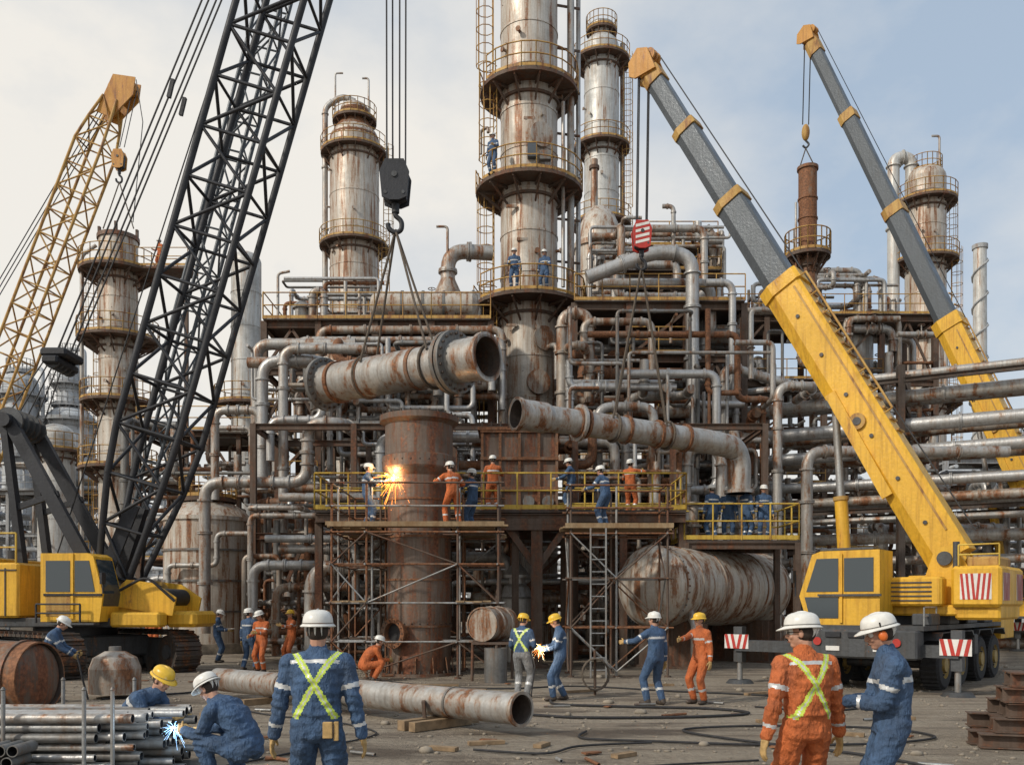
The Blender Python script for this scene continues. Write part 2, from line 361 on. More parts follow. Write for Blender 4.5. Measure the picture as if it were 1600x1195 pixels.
b=tower('t',-31.5,62,1.2,13.5,'tower_pale',[(12.5,1.9)],lad=0,seam=2.6); b.done('process_column')
b=B(); x,y=47,90; b.lathe((x,y,0),(0,0,1),[(.75,0),(.62,38)],'tower_pale',20); pts=[(x+.72*cos(t*.7),y+.72*sin(t*.7),14+t*.36) for t in range(66)]; b.tube(pts,.11,'hazed_struct',5,bend=0); b.lathe((x,y,37.6),(0,0,1),[(.62,0),(.74,0),(.74,.4),(.5,.4),(.5,0)],'hazed_struct',20); b.done('chimney_stack')
# storage tank
b=B(); x,y=-12.2,36; b.lathe((x,y,0),(0,0,1),[(1.7,.4),(1.7,5.2),(1.78,5.2),(1.78,5.35),(1.68,5.35)],'tower_steel',40); b.lathe((x,y,5.35),(0,0,1),[(1.68,0),(1.4,.35),(.9,.65),(.35,.8),(.34,1.1),(.5,1.1),(.5,1.2),(.01,1.2)],'tower_steel',32,False)
for z in(1.6,2.8,4.0): b.lathe((x,y,z),(0,0,1),[(1.7,0),(1.77,0),(1.77,.08),(1.7,.08)],'steel_dark',40)
b.lathe((x,y,0),(0,0,1),[(1.9,0),(1.9,.4),(.1,.4)],'rock',32)
b.lathe((x+.7,y-1.55,1.5),(.4,-.9,0),[(.3,0),(.3,.25),(.4,.25),(.4,.33),(.01,.34)],'steel_warm',18); b.ringplat(x,y,6.15,.5,1.1,'rust_struct','ochre',r=.02,h=.8)
b.tube([(x-.9,y-1.6,.4),(x-.9,y-1.9,3.4),(x+1,y-2,3.4),(x+1,y-2,4.6),(x+2.4,y-2,4.6)],.1,'steel',10,fl=1.5)
b.done('storage_tank')

# ---------------------------------------------------------------- steel structures + pipe mazes
def frame(b,xs,ys,zs,mat='rust_struct',w=.26,brace=.35,deckp=.5,rail='ochre',z0=0):
    for x in xs:
        for y in ys: b.ibeam((x,y,z0),(x,y,zs[-1]),w,w,mat,up=(0,1,0))
    for z in zs:
        for y in ys: b.ibeam((xs[0],y,z-w*.55),(xs[-1],y,z-w*.55),w*.8,w*1.1,mat)
        for x in xs: b.ibeam((x,ys[0]+.02,z-w*.62),(x,ys[-1]-.02,z-w*.62),w*.7,w*.9,mat)
    zz=[z0]+list(zs)
    for za,zb in zip(zz,zz[1:]):
        for x0,x1 in zip(xs,xs[1:]):
            if random.random()<brace:
                y=ys[0]+.05
                if random.random()<.5: b.beam((x0,y,za),(x1,y,zb-.3),.09,.12,mat)
                else:
                    b.beam((x0,y,za),((x0+x1)/2,y,zb-.3),.09,.12,mat); b.beam((x1,y,za),((x0+x1)/2,y,zb-.3),.09,.12,mat)
    for z in zs:
        for x0,x1 in zip(xs,xs[1:]):
            if rail and (z==zs[-1] or random.random()<deckp):
                b.box(((x0+x1)/2,(ys[0]+ys[-1])/2,z+.03),(x1-x0-.01,ys[-1]-ys[0]+.5,.05),'struct_dark')
                b.rail([(x0,ys[0]-.25,z+.05),(x1,ys[0]-.25,z+.05)],rail,r=.026,post=1.2)
def valve(b,p,ax,r,mat):
    p=V(p);ax=V(ax).normalized(); b.cyl(p-ax*r*1.6,p-ax*r*1.3,r*1.6,mat); b.cyl(p+ax*r*1.3,p+ax*r*1.6,r*1.6,mat); b.ell(p,(r*1.3,r*1.3,r*1.3),mat,n=10,m=6)
    u,w=perp(ax); up=w if abs(w.z)>abs(u.z) else u
    if up.z<0: up=-up
    b.cyl(p,p+up*r*3.4,r*.25,mat,n=6); c=p+up*r*3.4; uu,ww=perp(up)
    b.tube([c+(uu*cos(2*pi*k/12)+ww*sin(2*pi*k/12))*r*1.3 for k in range(12)],r*.15,'rust_struct',5,bend=0,closed=True); b.beam(c-uu*r*1.3,c+uu*r*1.3,r*.2,r*.2,'rust_struct')
PM=['steel','steel','steel_clean','steel_warm','steel_warm','steel_dark','steel','rust_heavy','steel_clean']
def maze(b,x0,x1,y0,y1,z0,z1,n,rmin=.06,rmax=.24,mats=PM,seed=1):
    R=random.Random(seed)
    for i in range(n):
        r=rmin+(rmax-rmin)*R.random()**1.8; mat=R.choice(mats)
        p=V((R.uniform(x0,x1),R.uniform(y0,y1),R.uniform(z0,z1))); pts=[p.copy()]; last=-1
        for k in range(R.randint(2,6)):
            ax=R.choices([0,1,2],[5,1.3,4])[0]
            if ax==last: ax=(ax+2)%3
            lo,hi=((x0,x1),(y0,y1),(z0,z1))[ax]
            step=R.uniform(.7,[6,2,4.5][ax])*R.choice((-1,1)); q=p.copy(); q[ax]=min(hi,max(lo,q[ax]+step))
            if abs(q[ax]-p[ax])<r*3.2: q[ax]=min(hi,max(lo,p[ax]-step))
            if abs(q[ax]-p[ax])<r*3.2: continue
            p=q; pts.append(p.copy()); last=ax
        if len(pts)<2: continue
        b.tube(pts,r,mat,10 if r<.15 else 14,fl=R.choice((0,1.8,2.6)),bend=r*2.6)
        if R.random()<.5:
            a,c=pts[0],pts[1]
            if (c-a).length>r*7: valve(b,(a+c)/2,c-a,r,mat)
b=B(); frame(b,[-10.5,-8.2,-5.8,-3.4,-.9],[38,41,45],[3.9,6.8,9.5,11.9,13.9],brace=.5)
b.rail([(-10.5,45.2,14),(-.9,45.2,14)],'ochre'); b.rail([(-10.5,37.8,14),(-10.5,45.2,14)],'ochre')
frame(b,[-10,-7.5],[44,47],[14,15.8],w=.2); frame(b,[-8.5,-5],[46,49],[14,16.6],w=.2)
b.done('steel_pipe_structure')
b=B(); maze(b,-10.2,-.8,34.5,37.6,.4,12.3,66,seed=3); maze(b,-10.3,-.8,38.3,44.5,.4,13.6,54,.08,.3,seed=4); maze(b,-10,-1.5,39,44,14.2,16.2,18,.05,.13,seed=8)
for z,y,r,xl in((13.3,37.2,.17,-8),(12.8,36.9,.14,-8.8),(12.4,37.1,.2,-7.6),(11.9,36.8,.13,-9),(11.2,37.3,.2,-8.2),(10.5,37,.14,-7)): b.tube([(xl,y,z-1.2),(xl,y,z),(-.4,y,z),(-.4,y,z-2)],r,random.choice(PM),14,fl=2.5)
b.tube([(-8.6,38.6,14.1),(-8.6,38.6,15.4),(-8.1,38.6,15.4),(-8.1,38.6,14.2)],.16,'steel',10,fl=1); b.lathe((-9.1,38.8,14),(0,0,1),[(.3,0),(.3,.7),(.4,.7),(.4,.8),(.2,1),(.01,1.05)],'steel',16)
b.tube([(-9.9,37.9,13.9),(-9.9,37.9,15.9),(-9.4,37.9,16)],.06,'steel',8)
b.done('process_piping')
b=B(); b.lathe((-5.9,39,14.9),(1,0,0),[(.02,-.3),(.4,-.2),(.6,0),(.6,4.2),(.4,4.4),(.02,4.5)],'tower_steel',24); 
for x in(-5.2,-2.6): b.box((x,39,14.4),(.3,.9,.8),'rust_struct')
for x in(-4.8,-3.9,-3): b.lathe((x,39,14.9),(1,0,0),[(.6,0),(.64,0),(.64,.1),(.6,.1)],'steel_dark',24)
b.done('horizontal_vessel')
b=B(); b.tube([(-2.9,40.5,14),(-2.9,40.5,17.9),(-.9,40.8,17.9)],.33,'steel',18,fl=1.2); b.tube([(-2.9,40.3,17.5),(-2.9,40.3,18.9),(-3.4,40.3,18.9)],.06,'steel',8); b.lathe((-2.9,40.5,14),(0,0,1),[(.6,0),(.6,2),(.33,2.6)],'steel_warm',20); b.done('duct_pipe')
b=B(); frame(b,[2.6,4.9,7.3,9.7],[37.5,40.5,44],[4.2,7.0,9.7,12.3,14.5],brace=.5); frame(b,[4.9,7.3,9.4],[40.5,44],[14.5,16.9],w=.22,brace=.8)
frame(b,[6.2,9.6],[42,45],[16.9,18.6],w=.16)
b.done('steel_pipe_structure')
b=B(); maze(b,2.2,9.9,34,37.2,.4,13.2,56,seed=11); maze(b,2.4,9.9,38,43.5,.4,15.5,50,.08,.3,seed=12); maze(b,3.5,9.5,39,43,14.7,18.8,28,.06,.2,seed=13)
b.tube([(7.3,40.5,16.9),(7.3,40.5,19.9),(6.8,40.5,19.9)],.1,'steel',10,fl=1.2); b.tube([(9.2,41,14.5),(9.2,41,18.8),(8.9,41,19.2)],.16,'steel_warm',10,fl=1.2)
b.done('process_piping')
b=B(); maze(b,-6,6,31.4,34.2,.3,8.2,70,.06,.2,seed=21); maze(b,-9,-4.5,29.8,33,.3,5.5,26,.06,.17,seed=22); b.done('process_piping')
b=B(); frame(b,[-9.0,-5.5,-2.2,2.2,5.6,8.8],[31.2,34.4],[4.4,8.2],w=.2,brace=.3,rail=None); b.done('steel_pipe_structure')
b=B(); frame(b,[-17.5,-15.5,-12.8,-11],[42,46],[4,7.5,10],w=.2); maze(b,-17.5,-10.8,39,46,.3,10,50,.06,.18,seed=31); b.done('steel_pipe_structure')
b=B(); frame(b,[11.2,14.2,17.4,20.6,23.6],[50,54],[5,8.6,11.8,14.4,18.0],brace=.8,w=.3); 
maze(b,11.2,23.6,48.5,53,8.6,17.8,38,.08,.25,seed=41); maze(b,14,22,50,53,18.2,20.5,14,.08,.18,seed=42)
b.lathe((19.6,51.5,14.5),(0,0,1),[(1.1,0),(1.1,2.6),(.8,3.0),(.02,3.1)],'steel',24)
b.tube([(16,51,18.1),(16,51,20.9),(19.8,51,20.9),(19.8,51,18.3)],.17,'steel',12,fl=1.5); b.tube([(17.2,50.5,18.1),(17.2,50.5,20.2),(21,50.5,20.2),(21,50.5,18.3)],.12,'steel_clean',12)
b.lathe((12.6,49.5,14.5),(0,0,1),[(.5,0),(.5,1),(.3,1.4),(.02,1.5)],'steel',20)
b.done('steel_pipe_structure')
b=B(); maze(b,10.4,27,37.5,44,.3,7.5,52,.08,.24,seed=51); b.done('process_piping')
def P(name,pts,r,mat,fl=1.8,n=16): b=B(); b.tube(pts,r,mat,n,fl=fl,bend=r*3); b.done(name)
P('steel_pipe',[(-10.8,31.5,.9),(-10.8,31.5,6.2),(-7.2,31.5,6.2),(-7.2,31.5,8.3),(-5.9,31.5,8.3),(-5.9,33,8.3)],.2,'steel')
P('steel_pipe',[(-9.36,33.6,6.2),(-9.36,33.6,11),(-7.4,33.6,11.1),(-6.4,36,11.1)],.21,'steel_clean')
P('steel_pipe',[(-8.5,33.3,4),(-8.5,33.3,11.4),(-5.4,33.3,11.4)],.18,'steel')
P('steel_pipe',[(-8.9,33,7.2),(-8.9,33,8.7),(-7.0,33,8.7),(-7.0,33,10.2),(-5.2,33,10.2)],.15,'steel_clean')
P('steel_pipe',[(-6.26,28,.1),(-6.26,28,3.05),(-4.3,28,3.1),(-4.3,29.5,3.1)],.23,'steel')
P('steel_pipe',[(-8.5,29.4,.3),(-8.5,29.4,3.2),(-6.4,29.4,3.2),(-6.4,31,3.2)],.16,'steel_clean')
P('steel_pipe',[(-7.9,30,.2),(-7.9,30,2.5),(-5.5,30,2.5)],.15,'steel_warm')
P('steel_pipe',[(-8.2,29.8,4.1),(-5.2,29.8,4.1),(-5.2,29.8,2.0)],.13,'steel_clean')
P('steel_pipe',[(-11.6,35,6),(-11.6,35,9.5),(-9.8,35,9.5),(-9.8,35,7)],.16,'steel')
P('steel_pipe',[(3.1,37,15.4),(6.0,37,16.5),(7.45,37,16.3),(7.45,37,3.5)],.28,'steel_clean',2.4)
P('steel_pipe',[(8.6,36.4,6.5),(8.6,36.4,11.6),(12.1,36.4,10.6),(13.5,38,10.4)],.2,'steel')
P('steel_pipe',[(9.1,37,10),(9.1,37,15.2),(8.0,37,15.2)],.15,'steel_clean')
P('steel_pipe',[(9.96,33.6,.5),(9.96,33.6,10.1),(11.4,33.6,10.1),(11.4,36,10.1)],.17,'steel')
P('steel_pipe',[(10.4,31.6,.2),(10.4,31.6,7.3),(17.5,31.6,7.3)],.2,'steel')
P('steel_pipe',[(1.9,37,12.1),(3.2,37,12.2),(3.6,37,11.4),(7,37,11.4)],.27,'rust_heavy')
P('steel_pipe',[(2.0,36.4,10.3),(5.2,36.4,9.7),(7.2,36.4,9.7)],.22,'steel_warm')
P('steel_pipe',[(3.2,33.5,4.9),(3.2,33.5,9.3),(5.3,33.5,9.3),(5.3,33.5,7.6)],.18,'steel')
P('steel_pipe',[(2.0,36,7.2),(2.0,36,13.6),(3.1,36,13.6),(3.1,36,10)],.22,'steel_warm')
P('steel_pipe',[(6.3,32.5,4.9),(6.3,32.5,7.6),(7.6,32.5,7.6),(7.6,32.5,4)],.2,'steel')
# pipe rack on the right
b=B(); A=V((8.35,38.95,0)); D=V((15.65,-8.35,0)).normalized(); nrm=V((-D.y,D.x,0))
rows=[(10.9,0,.17),(10.1,.2,.26),(10.1,1.2,.2),(8.95,.1,.27),(8.9,1.3,.22),(7.95,.1,.24),(7.9,1.1,.3),(6.75,.2,.2),(6.1,.4,.2),(6.0,1.4,.26),(5.3,.2,.13),(4.6,.9,.24),(3.7,1.2,.18)]
for z,o,r in rows:
    p=A+nrm*o+V((0,0,z)); b.tube([p-D*random.uniform(-1,1.2),p+D*30],r,random.choice(['steel','steel_warm','steel','steel_clean']),16,fl=3.6)
b.done('overhead_pipes')
b=B()
for t in(.6,7.9,15,22,29):
    for o in(-.5,2.2): q=A+D*t+nrm*o; b.ibeam(q,q+V((0,0,11.2)),.26,.26,'struct_dark')
    for z in(10.6,9.75,8.55,7.5,6.4,5.6,4.2,3.3): q=A+D*t; b.ibeam(q-nrm*.6+V((0,0,z)),q+nrm*2.3+V((0,0,z)),.2,.24,'struct_dark')
for z in(10.6,5.6):
    for o in(-.52,2.22): q=A+nrm*o; b.ibeam(q+V((0,0,z)),q+D*29+V((0,0,z)),.16,.18,'struct_dark')
b.done('pipe_rack')
b=B(); R=random.Random(5)
for i in range(60):
    x=R.uniform(-110,120); y=R.uniform(110,170); h=R.uniform(6,20); r=R.uniform(.6,2.4)
    b.lathe((x,y,0),(0,0,1),[(r,0),(r,h),(r*.6,h+r*.4),(.02,h+r*.55)],'hazed_steel',14)
    if R.random()<.5: b.ringplat(x,y,h*.8,r,r+.8,'hazed_struct','hazed_struct')
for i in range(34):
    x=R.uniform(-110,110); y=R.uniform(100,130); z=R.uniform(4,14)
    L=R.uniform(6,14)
    for k in range(5): b.ibeam((x+k*L/4,y,0),(x+k*L/4,y,z),.4,.4,'hazed_struct')
    for zz in(z,z*.7,z*.45): b.cyl((x-2,y,zz),(x+L+2,y,zz),R.uniform(.2,.4),'hazed_steel',n=8); b.ibeam((x,y,zz-.5),(x+L,y,zz-.5),.3,.3,'hazed_struct')
b.done('distant_refinery')
b=B(); maze(b,-50,-26,64,76,.4,12,80,.1,.26,mats=['hazed_steel','hazed_steel','steel'],seed=61); frame(b,[-48,-44,-40,-36,-32,-28],[64,68],[4,7,10],w=.22,deckp=.2,mat='hazed_struct',rail='hazed_struct'); b.done('process_piping')
b=B(); maze(b,28,60,60,78,.4,12,60,.12,.36,mats=['hazed_steel','steel','hazed_steel'],seed=62); frame(b,[30,35,40,45,50,55],[62,66],[4,8,12],w=.3,deckp=.2,mat='hazed_struct',rail='hazed_struct'); b.done('process_piping')

# ---------------------------------------------------------------- rusty vessel in scaffold
b=B(); x,y=-2.54,24.5
b.lathe((x,y,0),(0,0,1),[(1.05,0),(1.05,.08),(.86,.08),(.86,5.35),(.98,5.55),(1.0,5.6),(1.0,5.9),(.92,5.95),(.92,6.75),(1.07,6.85),(1.07,7.0),(.85,7.0),(.85,5.7)],'rust_vessel',44)
b.lathe((x,y,6.2),(0,0,1),[(.85,0),(.01,0)],'struct_dark',40)
for z in(1.3,2.55,3.7,4.7): b.lathe((x,y,z),(0,0,1),[(.86,0),(.885,0),(.885,.05),(.86,.05)],'rust_heavy',40)
for k in range(26):
    a=2*pi*k/26; b.cyl((x+1.03*cos(a),y+1.03*sin(a),6.98),(x+1.03*cos(a),y+1.03*sin(a),7.06),.025,'struct_dark',n=6)
    b.cyl((x+.98*cos(a),y+.98*sin(a),.08),(x+.98*cos(a),y+.98*sin(a),.15),.03,'struct_dark',n=6)
    for z in(1.4,3.8,5.75): q=.865 if z<5 else 1.0; b.ell((x+q*cos(a),y+q*sin(a),z),(.024,.024,.024),'struct_dark',n=5,m=4)
for k in range(12):
    a=2*pi*k/12; d=V((cos(a),sin(a),0)); b.beam(V((x,y,.08))+d*.95,V((x,y,.5))+d*.88,.03,.12,'rust_heavy')
d=V((-.55,-.83,0)); o=V((x,y,1.15))+d*.75; b.lathe(o,d,[(.3,0),(.3,.3),(.4,.3),(.4,.37),(.28,.37),(.28,.1)],'rust_heavy',24); b.lathe(o,d,[(.28,.2),(.01,.2)],'cable',20)
for k in range(14): 
    a=2*pi*k/14; u,w=perp(d); q=o+d*.37+(u*cos(a)+w*sin(a))*.345; b.cyl(q,q+d*.03,.018,'struct_dark',n=6)
b.done('rusty_reactor_vessel')
def scaffold(name,xs,ys,zs,top,rail_h=1.15,planks=None):
    b=B(); m=['rust_struct','rust_heavy','galv']
    for x in xs:
        for y in ys:
            b.cyl((x,y,0),(x,y,top+rail_h),.03,random.choice(m),n=8); b.cyl((x,y,0),(x,y,.04),.09,'rust_struct',n=8)
            for z in list(zs)+[top]: b.ell((x,y,z),(.05,.05,.05),'struct_dark',n=6,m=4)
    for z in list(zs)+[top-.12,top+.55,top+rail_h]:
        for y in ys:
            if z>top and y not in(ys[0],ys[-1]): continue
            b.cyl((xs[0]-.15,y-.03,z),(xs[-1]+.15,y-.03,z),.026,random.choice(m),n=7)
        for x in xs:
            if z>top and x not in(xs[0],xs[-1]): continue
            b.cyl((x-.03,ys[0]-.15,z),(x-.03,ys[-1]+.15,z),.026,random.choice(m),n=7)
    zz=[.15]+list(zs)+[top-.12]
    for y in(ys[0],ys[-1]):
        for i,(a,c) in enumerate(zip(xs,xs[1:])):
            for j,(za,zb) in enumerate(zip(zz,zz[1:])):
                if random.random()<.85: 
                    p,q=((a,y-.06,za),(c,y-.06,zb)) if (i+j)%2 else ((c,y-.06,za),(a,y-.06,zb)); b.cyl(p,q,.024,random.choice(m),n=6)
    for x in(xs[0],xs[-1]):
        for j,(za,zb) in enumerate(zip(zz,zz[1:])): b.cyl((x-.06,ys[j%2*(len(ys)-1)],za),(x-.06,ys[(j+1)%2*(len(ys)-1)],zb),.024,random.choice(m),n=6)
    return b
xs=[-4.65,-3.75,-1.4,-.35]; ys=[23.1,24,25.6,26.6]
b=scaffold('s',xs,ys,[.95,1.95,2.95],3.9)
def planks(b,x0,x1,y0,y1,z,alongx=True):
    w=.23; k=int(((y1-y0) if alongx else (x1-x0))/w)
    for i in range(k):
        j=random.uniform(-.12,.12); zz=z+random.uniform(0,.015)
        if alongx: b.box(((x0+x1)/2+j,y0+w*(i+.5),zz),(x1-x0+.25,w-.015,.045),'plank')
        else: b.box((x0+w*(i+.5),(y0+y1)/2+j,zz),(w-.015,y1-y0+.2,.045),'plank')
planks(b,-4.7,-.3,23.0,23.6,3.93); planks(b,-4.7,-3.45,23.6,26.6,3.93,False); planks(b,-1.6,-.3,23.6,26.6,3.93,False); planks(b,-4.65,-.35,25.6,26.6,3.88)
planks(b,-4.65,-3.6,23.1,26.4,1.98,False); planks(b,-1.45,-.3,23.1,26.4,1.98,False)
b.beam((-4.8,23.03,4.0),(-.2,23.03,4.0),.03,.1,'plank')
b.done('scaffolding')
xs=[1.55,2.75,4.1]; ys=[23.6,24.9]
b=scaffold('s',xs,ys,[1.3,2.6],3.9); planks(b,1.5,4.15,23.5,25,3.93)
b.beam((1.4,23.53,4.0),(4.25,23.53,4.0),.03,.1,'plank')
b.ladder(2.25,23.35,0,3.9,-pi/2,'galv',cage=False,w=.4,r=.022)
b.done('scaffolding')
b=B(); m='rust_struct'
b.box((-.35,28.8,4.72),(11.2,3.6,.08),'struct_dark')
for y in(27.1,28.8,30.5): b.ibeam((-5.95,y,4.52),(5.25,y,4.52),.2,.26,m)
for x in(-5.9,-3.2,.1,1.75,3.4,5.2):
    b.ibeam((x,27.14,4.5),(x,30.5,4.5),.16,.24,m)
    for y in(27.4,30.3): b.ibeam((x,y,0),(x,y,4.38),.22,.22,m)
b.ibeam((.75,27.2,0),(.75,27.2,4.38),.34,.34,m)
for dx in(-.95,.95): b.beam((.75,27.2,3.0),(.75+dx,27.2,4.35),.16,.2,m)
b.box((.75,27.2,4.42),(2.4,.5,.16),m); b.box((.75,27.2,.05),(.7,.7,.1),m)
b.box((.75,27.0,4.3),(2.2,.08,.3),m)
P0=4.77; b.rail([(-5.95,30.5,P0),(-5.95,27,P0),(5.25,27,P0),(5.25,30.5,P0)],'rail_yellow',r=.028,post=1.0); b.rail([(-5.95,30.5,P0),(5.25,30.5,P0)],'rail_yellow',r=.028,post=1.2)
b.done('elevated_work_platform')
b=B(); b.box((.25,31,6.3),(2.5,1.8,2.9),'rust_vessel')
for x in(-1,-.4,.25,.9,1.5): b.box((x,30.06,6.3),(.09,.1,2.9),'rust_heavy')
for z in(4.95,5.8,6.8,7.72): b.box((.25,30.04,z),(2.62,.13,.1),'rust_heavy')
b.box((.25,31,7.8),(2.8,2.1,.1),'rust_heavy')
for k in range(9): b.cyl((-1+k*.31,30.1,7.85),(-1+k*.31,30.1,8.05),.035,'struct_dark',n=6)
for x in(.55,1.2): b.cyl((x,29.95,5.35),(x,29.99,5.35),.2,'steel_dark',n=16)
b.done('furnace_box')
b=B(); b.lathe((.15,30,0),(0,0,1),[(.35,0),(.35,.9),(.5,1.1),(.56,1.4),(.56,2.1),(.42,2.5),(.3,2.6),(.3,2.8),(.45,2.8),(.45,2.9),(.3,3.1),(.12,3.3),(.12,4.2)],'steel_clean',28); 
for z in(1.4,2.1): b.lathe((.15,30,z),(0,0,1),[(.56,0),(.62,0),(.62,.07),(.56,.07)],'steel_dark',28)
b.done('filter_vessel')
b=B()
b.lathe((-.75,22.2,1.42),(.45,.9,0),[(.01,.03),(.40,.03),(.40,0),(.43,0),(.43,.4),(.45,.42),(.43,.44),(.43,.85),(.45,.87),(.43,.89),(.43,1.2),(.4,1.2),(.4,1.17),(.01,1.17)],'steel_warm',28)
for x,y in((-1.0,22.4),(-.4,22.2),(-.6,23.2),(-.0,23)): b.cyl((x,y,0),(x+.02,y,.98),.04,'rust_struct',n=8)
b.box((-.5,22.7,.95),(1,1.1,.06),'rust_struct'); b.lathe((-.4,22,0),(0,0,1),[(.28,0),(.28,.85),(.26,.85),(.26,.8),(.01,.8)],'steel_dark',20); b.done('steel_drum')
b=B(); a=V((4.15,26.4,2.45)); c=V((8.5,31,2.45)); ax=(c-a).normalized(); L=(c-a).length; r=1.2
b.lathe(a,ax,[(r,0),(r,L)],'tower_steel',44); b.dome(a,-ax,r,.5,'tower_steel',44); b.dome(c,ax,r,.5,'tower_steel',44)
for t in(0,.9,2.2,3.5,4.8,L): b.lathe(a+ax*t,ax,[(r,-.03),(r+.025,-.03),(r+.025,.03),(r,.03)],'steel_warm',44)
for k in range(40):
    u,w=perp(ax); q=a+ax*.1+(u*cos(2*pi*k/40)+w*sin(2*pi*k/40))*(r+.01); b.ell(q,(.03,.03,.03),'steel_dark',n=6,m=4)
for t in(.9,L-1.1):
    q=a+ax*t; s=V((-ax.y,ax.x,0)); b.beam(q-s*1.05-V((0,0,1.75)),q+s*1.05-V((0,0,1.75)),.35,1.4,'rust_struct'); b.beam(q-s*1.2-V((0,0,2.42)),q+s*1.2-V((0,0,2.42)),.6,.08,'rust_struct')
    for kk in(-1,-.35,.35,1): b.beam(q+s*kk-V((0,0,2.4)),q+s*kk-V((0,0,1.1)),.5,.06,'rust_struct')
b.tube([a+V((1.1,0,-.6)),a+V((1.1,-.6,-1.2)),a+V((1.1,-.6,-2.2))],.1,'steel',10,fl=9)
b.done('horizontal_storage_tank')
b=B(); b.box((7,28.4,3.83),(3.5,2.2,.08),'struct_dark'); b.rail([(5.25,27.3,3.88),(8.75,27.3,3.88),(8.75,29.5,3.88),(5.25,29.5,3.88),(5.25,27.3,3.88)],'rail_yellow',r=.028,post=.85)
for x,y in((5.3,27.35),(8.7,27.35),(8.7,29.45)): b.ibeam((x,y,0),(x,y,3.8),.18,.18,'rust_struct')
b.ibeam((5.25,27.35,3.7),(8.75,27.35,3.7),.14,.2,'rust_struct'); b.ibeam((5.25,29.45,3.7),(8.75,29.45,3.7),.14,.2,'rust_struct')
for x,y in((5.8,28.6),(6.4,28.9),(7.3,29)): 
    b.lathe((x,y,3.87),(0,0,1),[(.16,0),(.16,.5),(.26,.5),(.26,.58),(.15,.6),(.15,1.2),(.25,1.2),(.25,1.3),(.01,1.3)],'steel',16)
b.done('tank_top_platform')

# ---------------------------------------------------------------- hoisted pipes
def hookblock(b,c,w,h,mat,stripe=False):
    x,y,z=c; poly=[(x-w*.32,z+h*.5),(x+w*.32,z+h*.5),(x+w*.5,z+h*.2),(x+w*.42,z-h*.42),(x+w*.15,z-h*.5),(x-w*.15,z-h*.5),(x-w*.42,z-h*.42),(x-w*.5,z+h*.2)]
    for k in(-1,1): b.prism(poly,y+k*w*.34-.03,y+k*w*.34+.03,mat)
    b.prism([(px*.9+x*.1,pz*.95+z*.05) for px,pz in poly],y-w*.12,y+w*.12,'crane_black')
    for k in(-1,0,1): b.cyl((x,y+k*w*.2-.03,z+h*.12),(x,y+k*w*.2+.03,z+h*.12),w*.42,'chassis',n=20)
    b.cyl((x,y-w*.42,z+h*.12),(x,y+w*.42,z+h*.12),w*.1,'chassis',n=10)
    for sx in(-1,1): b.cyl((x+sx*w*.3,y-w*.4,z-h*.32),(x+sx*w*.3,y+w*.4,z-h*.32),w*.06,'chassis',n=8)
    b.cyl((x,y,z-h*.5),(x,y,z-h*.72),w*.13,'crane_black',n=10)
    b.tube([(x+.0,y,z-h*.68),(x-w*.02,y,z-h*.78),(x+w*.22,y,z-h*.92),(x+w*.2,y,z-h*1.15),(x-.02*w,y,z-h*1.22),(x-w*.24,y,z-h*1.1),(x-w*.26,y,z-h*.98)],w*.085,'crane_black',8,bend=w*.15)
    if stripe:
        yy=y-w*.34-.035
        for k in range(4):
            z0=z-h*.36+k*h*.2; b.add([(x-w*.36,yy,z0),(x+w*.36,yy,z0+h*.12),(x+w*.36,yy,z0+h*.22),(x-w*.36,yy,z0+h*.10)],[(0,1,2,3)],'white_paint')
b=B(); R0=V((-.6,22.4,8.1)); L0=V((-5.5,26.1,8.3)); ax=(R0-L0).normalized(); Ln=(R0-L0).length; r=.54
b.hollow(L0,R0,r,.05,'steel','struct_dark',44)
for t,rr in((.12,.76),(Ln*.80,.80),(Ln*.80+.17,.80),(Ln*.06+.3,.59),(Ln*.3,.57),(Ln*.62,.57)):
    b.lathe(L0+ax*(t-.06),ax,[(r,0),(rr,0),(rr,.12),(r,.12)],'steel_dark' if rr>.7 else 'rust_heavy',44)
    if rr>.7:
        u,w=perp(ax)
        for k in range(22):
            q=L0+ax*t+(u*cos(2*pi*k/22)+w*sin(2*pi*k/22))*(rr-.09); b.cyl(q-ax*.12,q+ax*.12,.035,'struct_dark',n=6)
b.lathe(R0-ax*.12,ax,[(r,0),(r+.07,0),(r+.07,.12),(r-.05,.12)],'steel',44)
b.lathe(L0,ax,[(r-.05,.3),(.01,.3)],'struct_dark',30)
b.done('flanged_pipe_section')
A2=V((.1,24.4,7.1)); B2=V((6.1,27.3,6.85)); ax2=(B2-A2).normalized()
b=B(); b.hollow(A2,A2+ax2*.8,.42,.04,'steel','struct_dark',32); b.tube([A2+ax2*.8,B2,B2+V((.75,.35,-.1)),B2+V((.95,.5,-.5)),B2+V((.95,.5,-1.5))],.36,'steel',28,bend=.7)
b.lathe(A2,ax2,[(.42,-.01),(.46,-.01),(.46,.1),(.42,.1)],'steel_warm',32)
for t in(1.9,2.15,3.5,4.6,5.6): b.lathe(A2+ax2*t,ax2,[(.36,0),(.42,0),(.42,.08),(.36,.08)],'rust_heavy',28)
b.lathe(A2+ax2*.75,ax2,[(.42,0),(.42,.15),(.36,.3)],'steel',28); b.lathe(A2+ax2*1.95,ax2,[(.42,0),(.52,0),(.52,.09),(.36,.09)],'steel',28); b.cyl(B2+V((.95,.5,-1.4)),B2+V((.95,.5,-1.5)),.46,'steel',n=24)
b.done('elbow_pipe_section')
def loop(b,c,ax,r,mat='rope',rr=.04):
    u,w=perp(ax); b.tube([V(c)+(u*cos(2*pi*k/20)+w*sin(2*pi*k/20))*(r+rr) for k in range(20)],rr,mat,6,bend=0,closed=True)

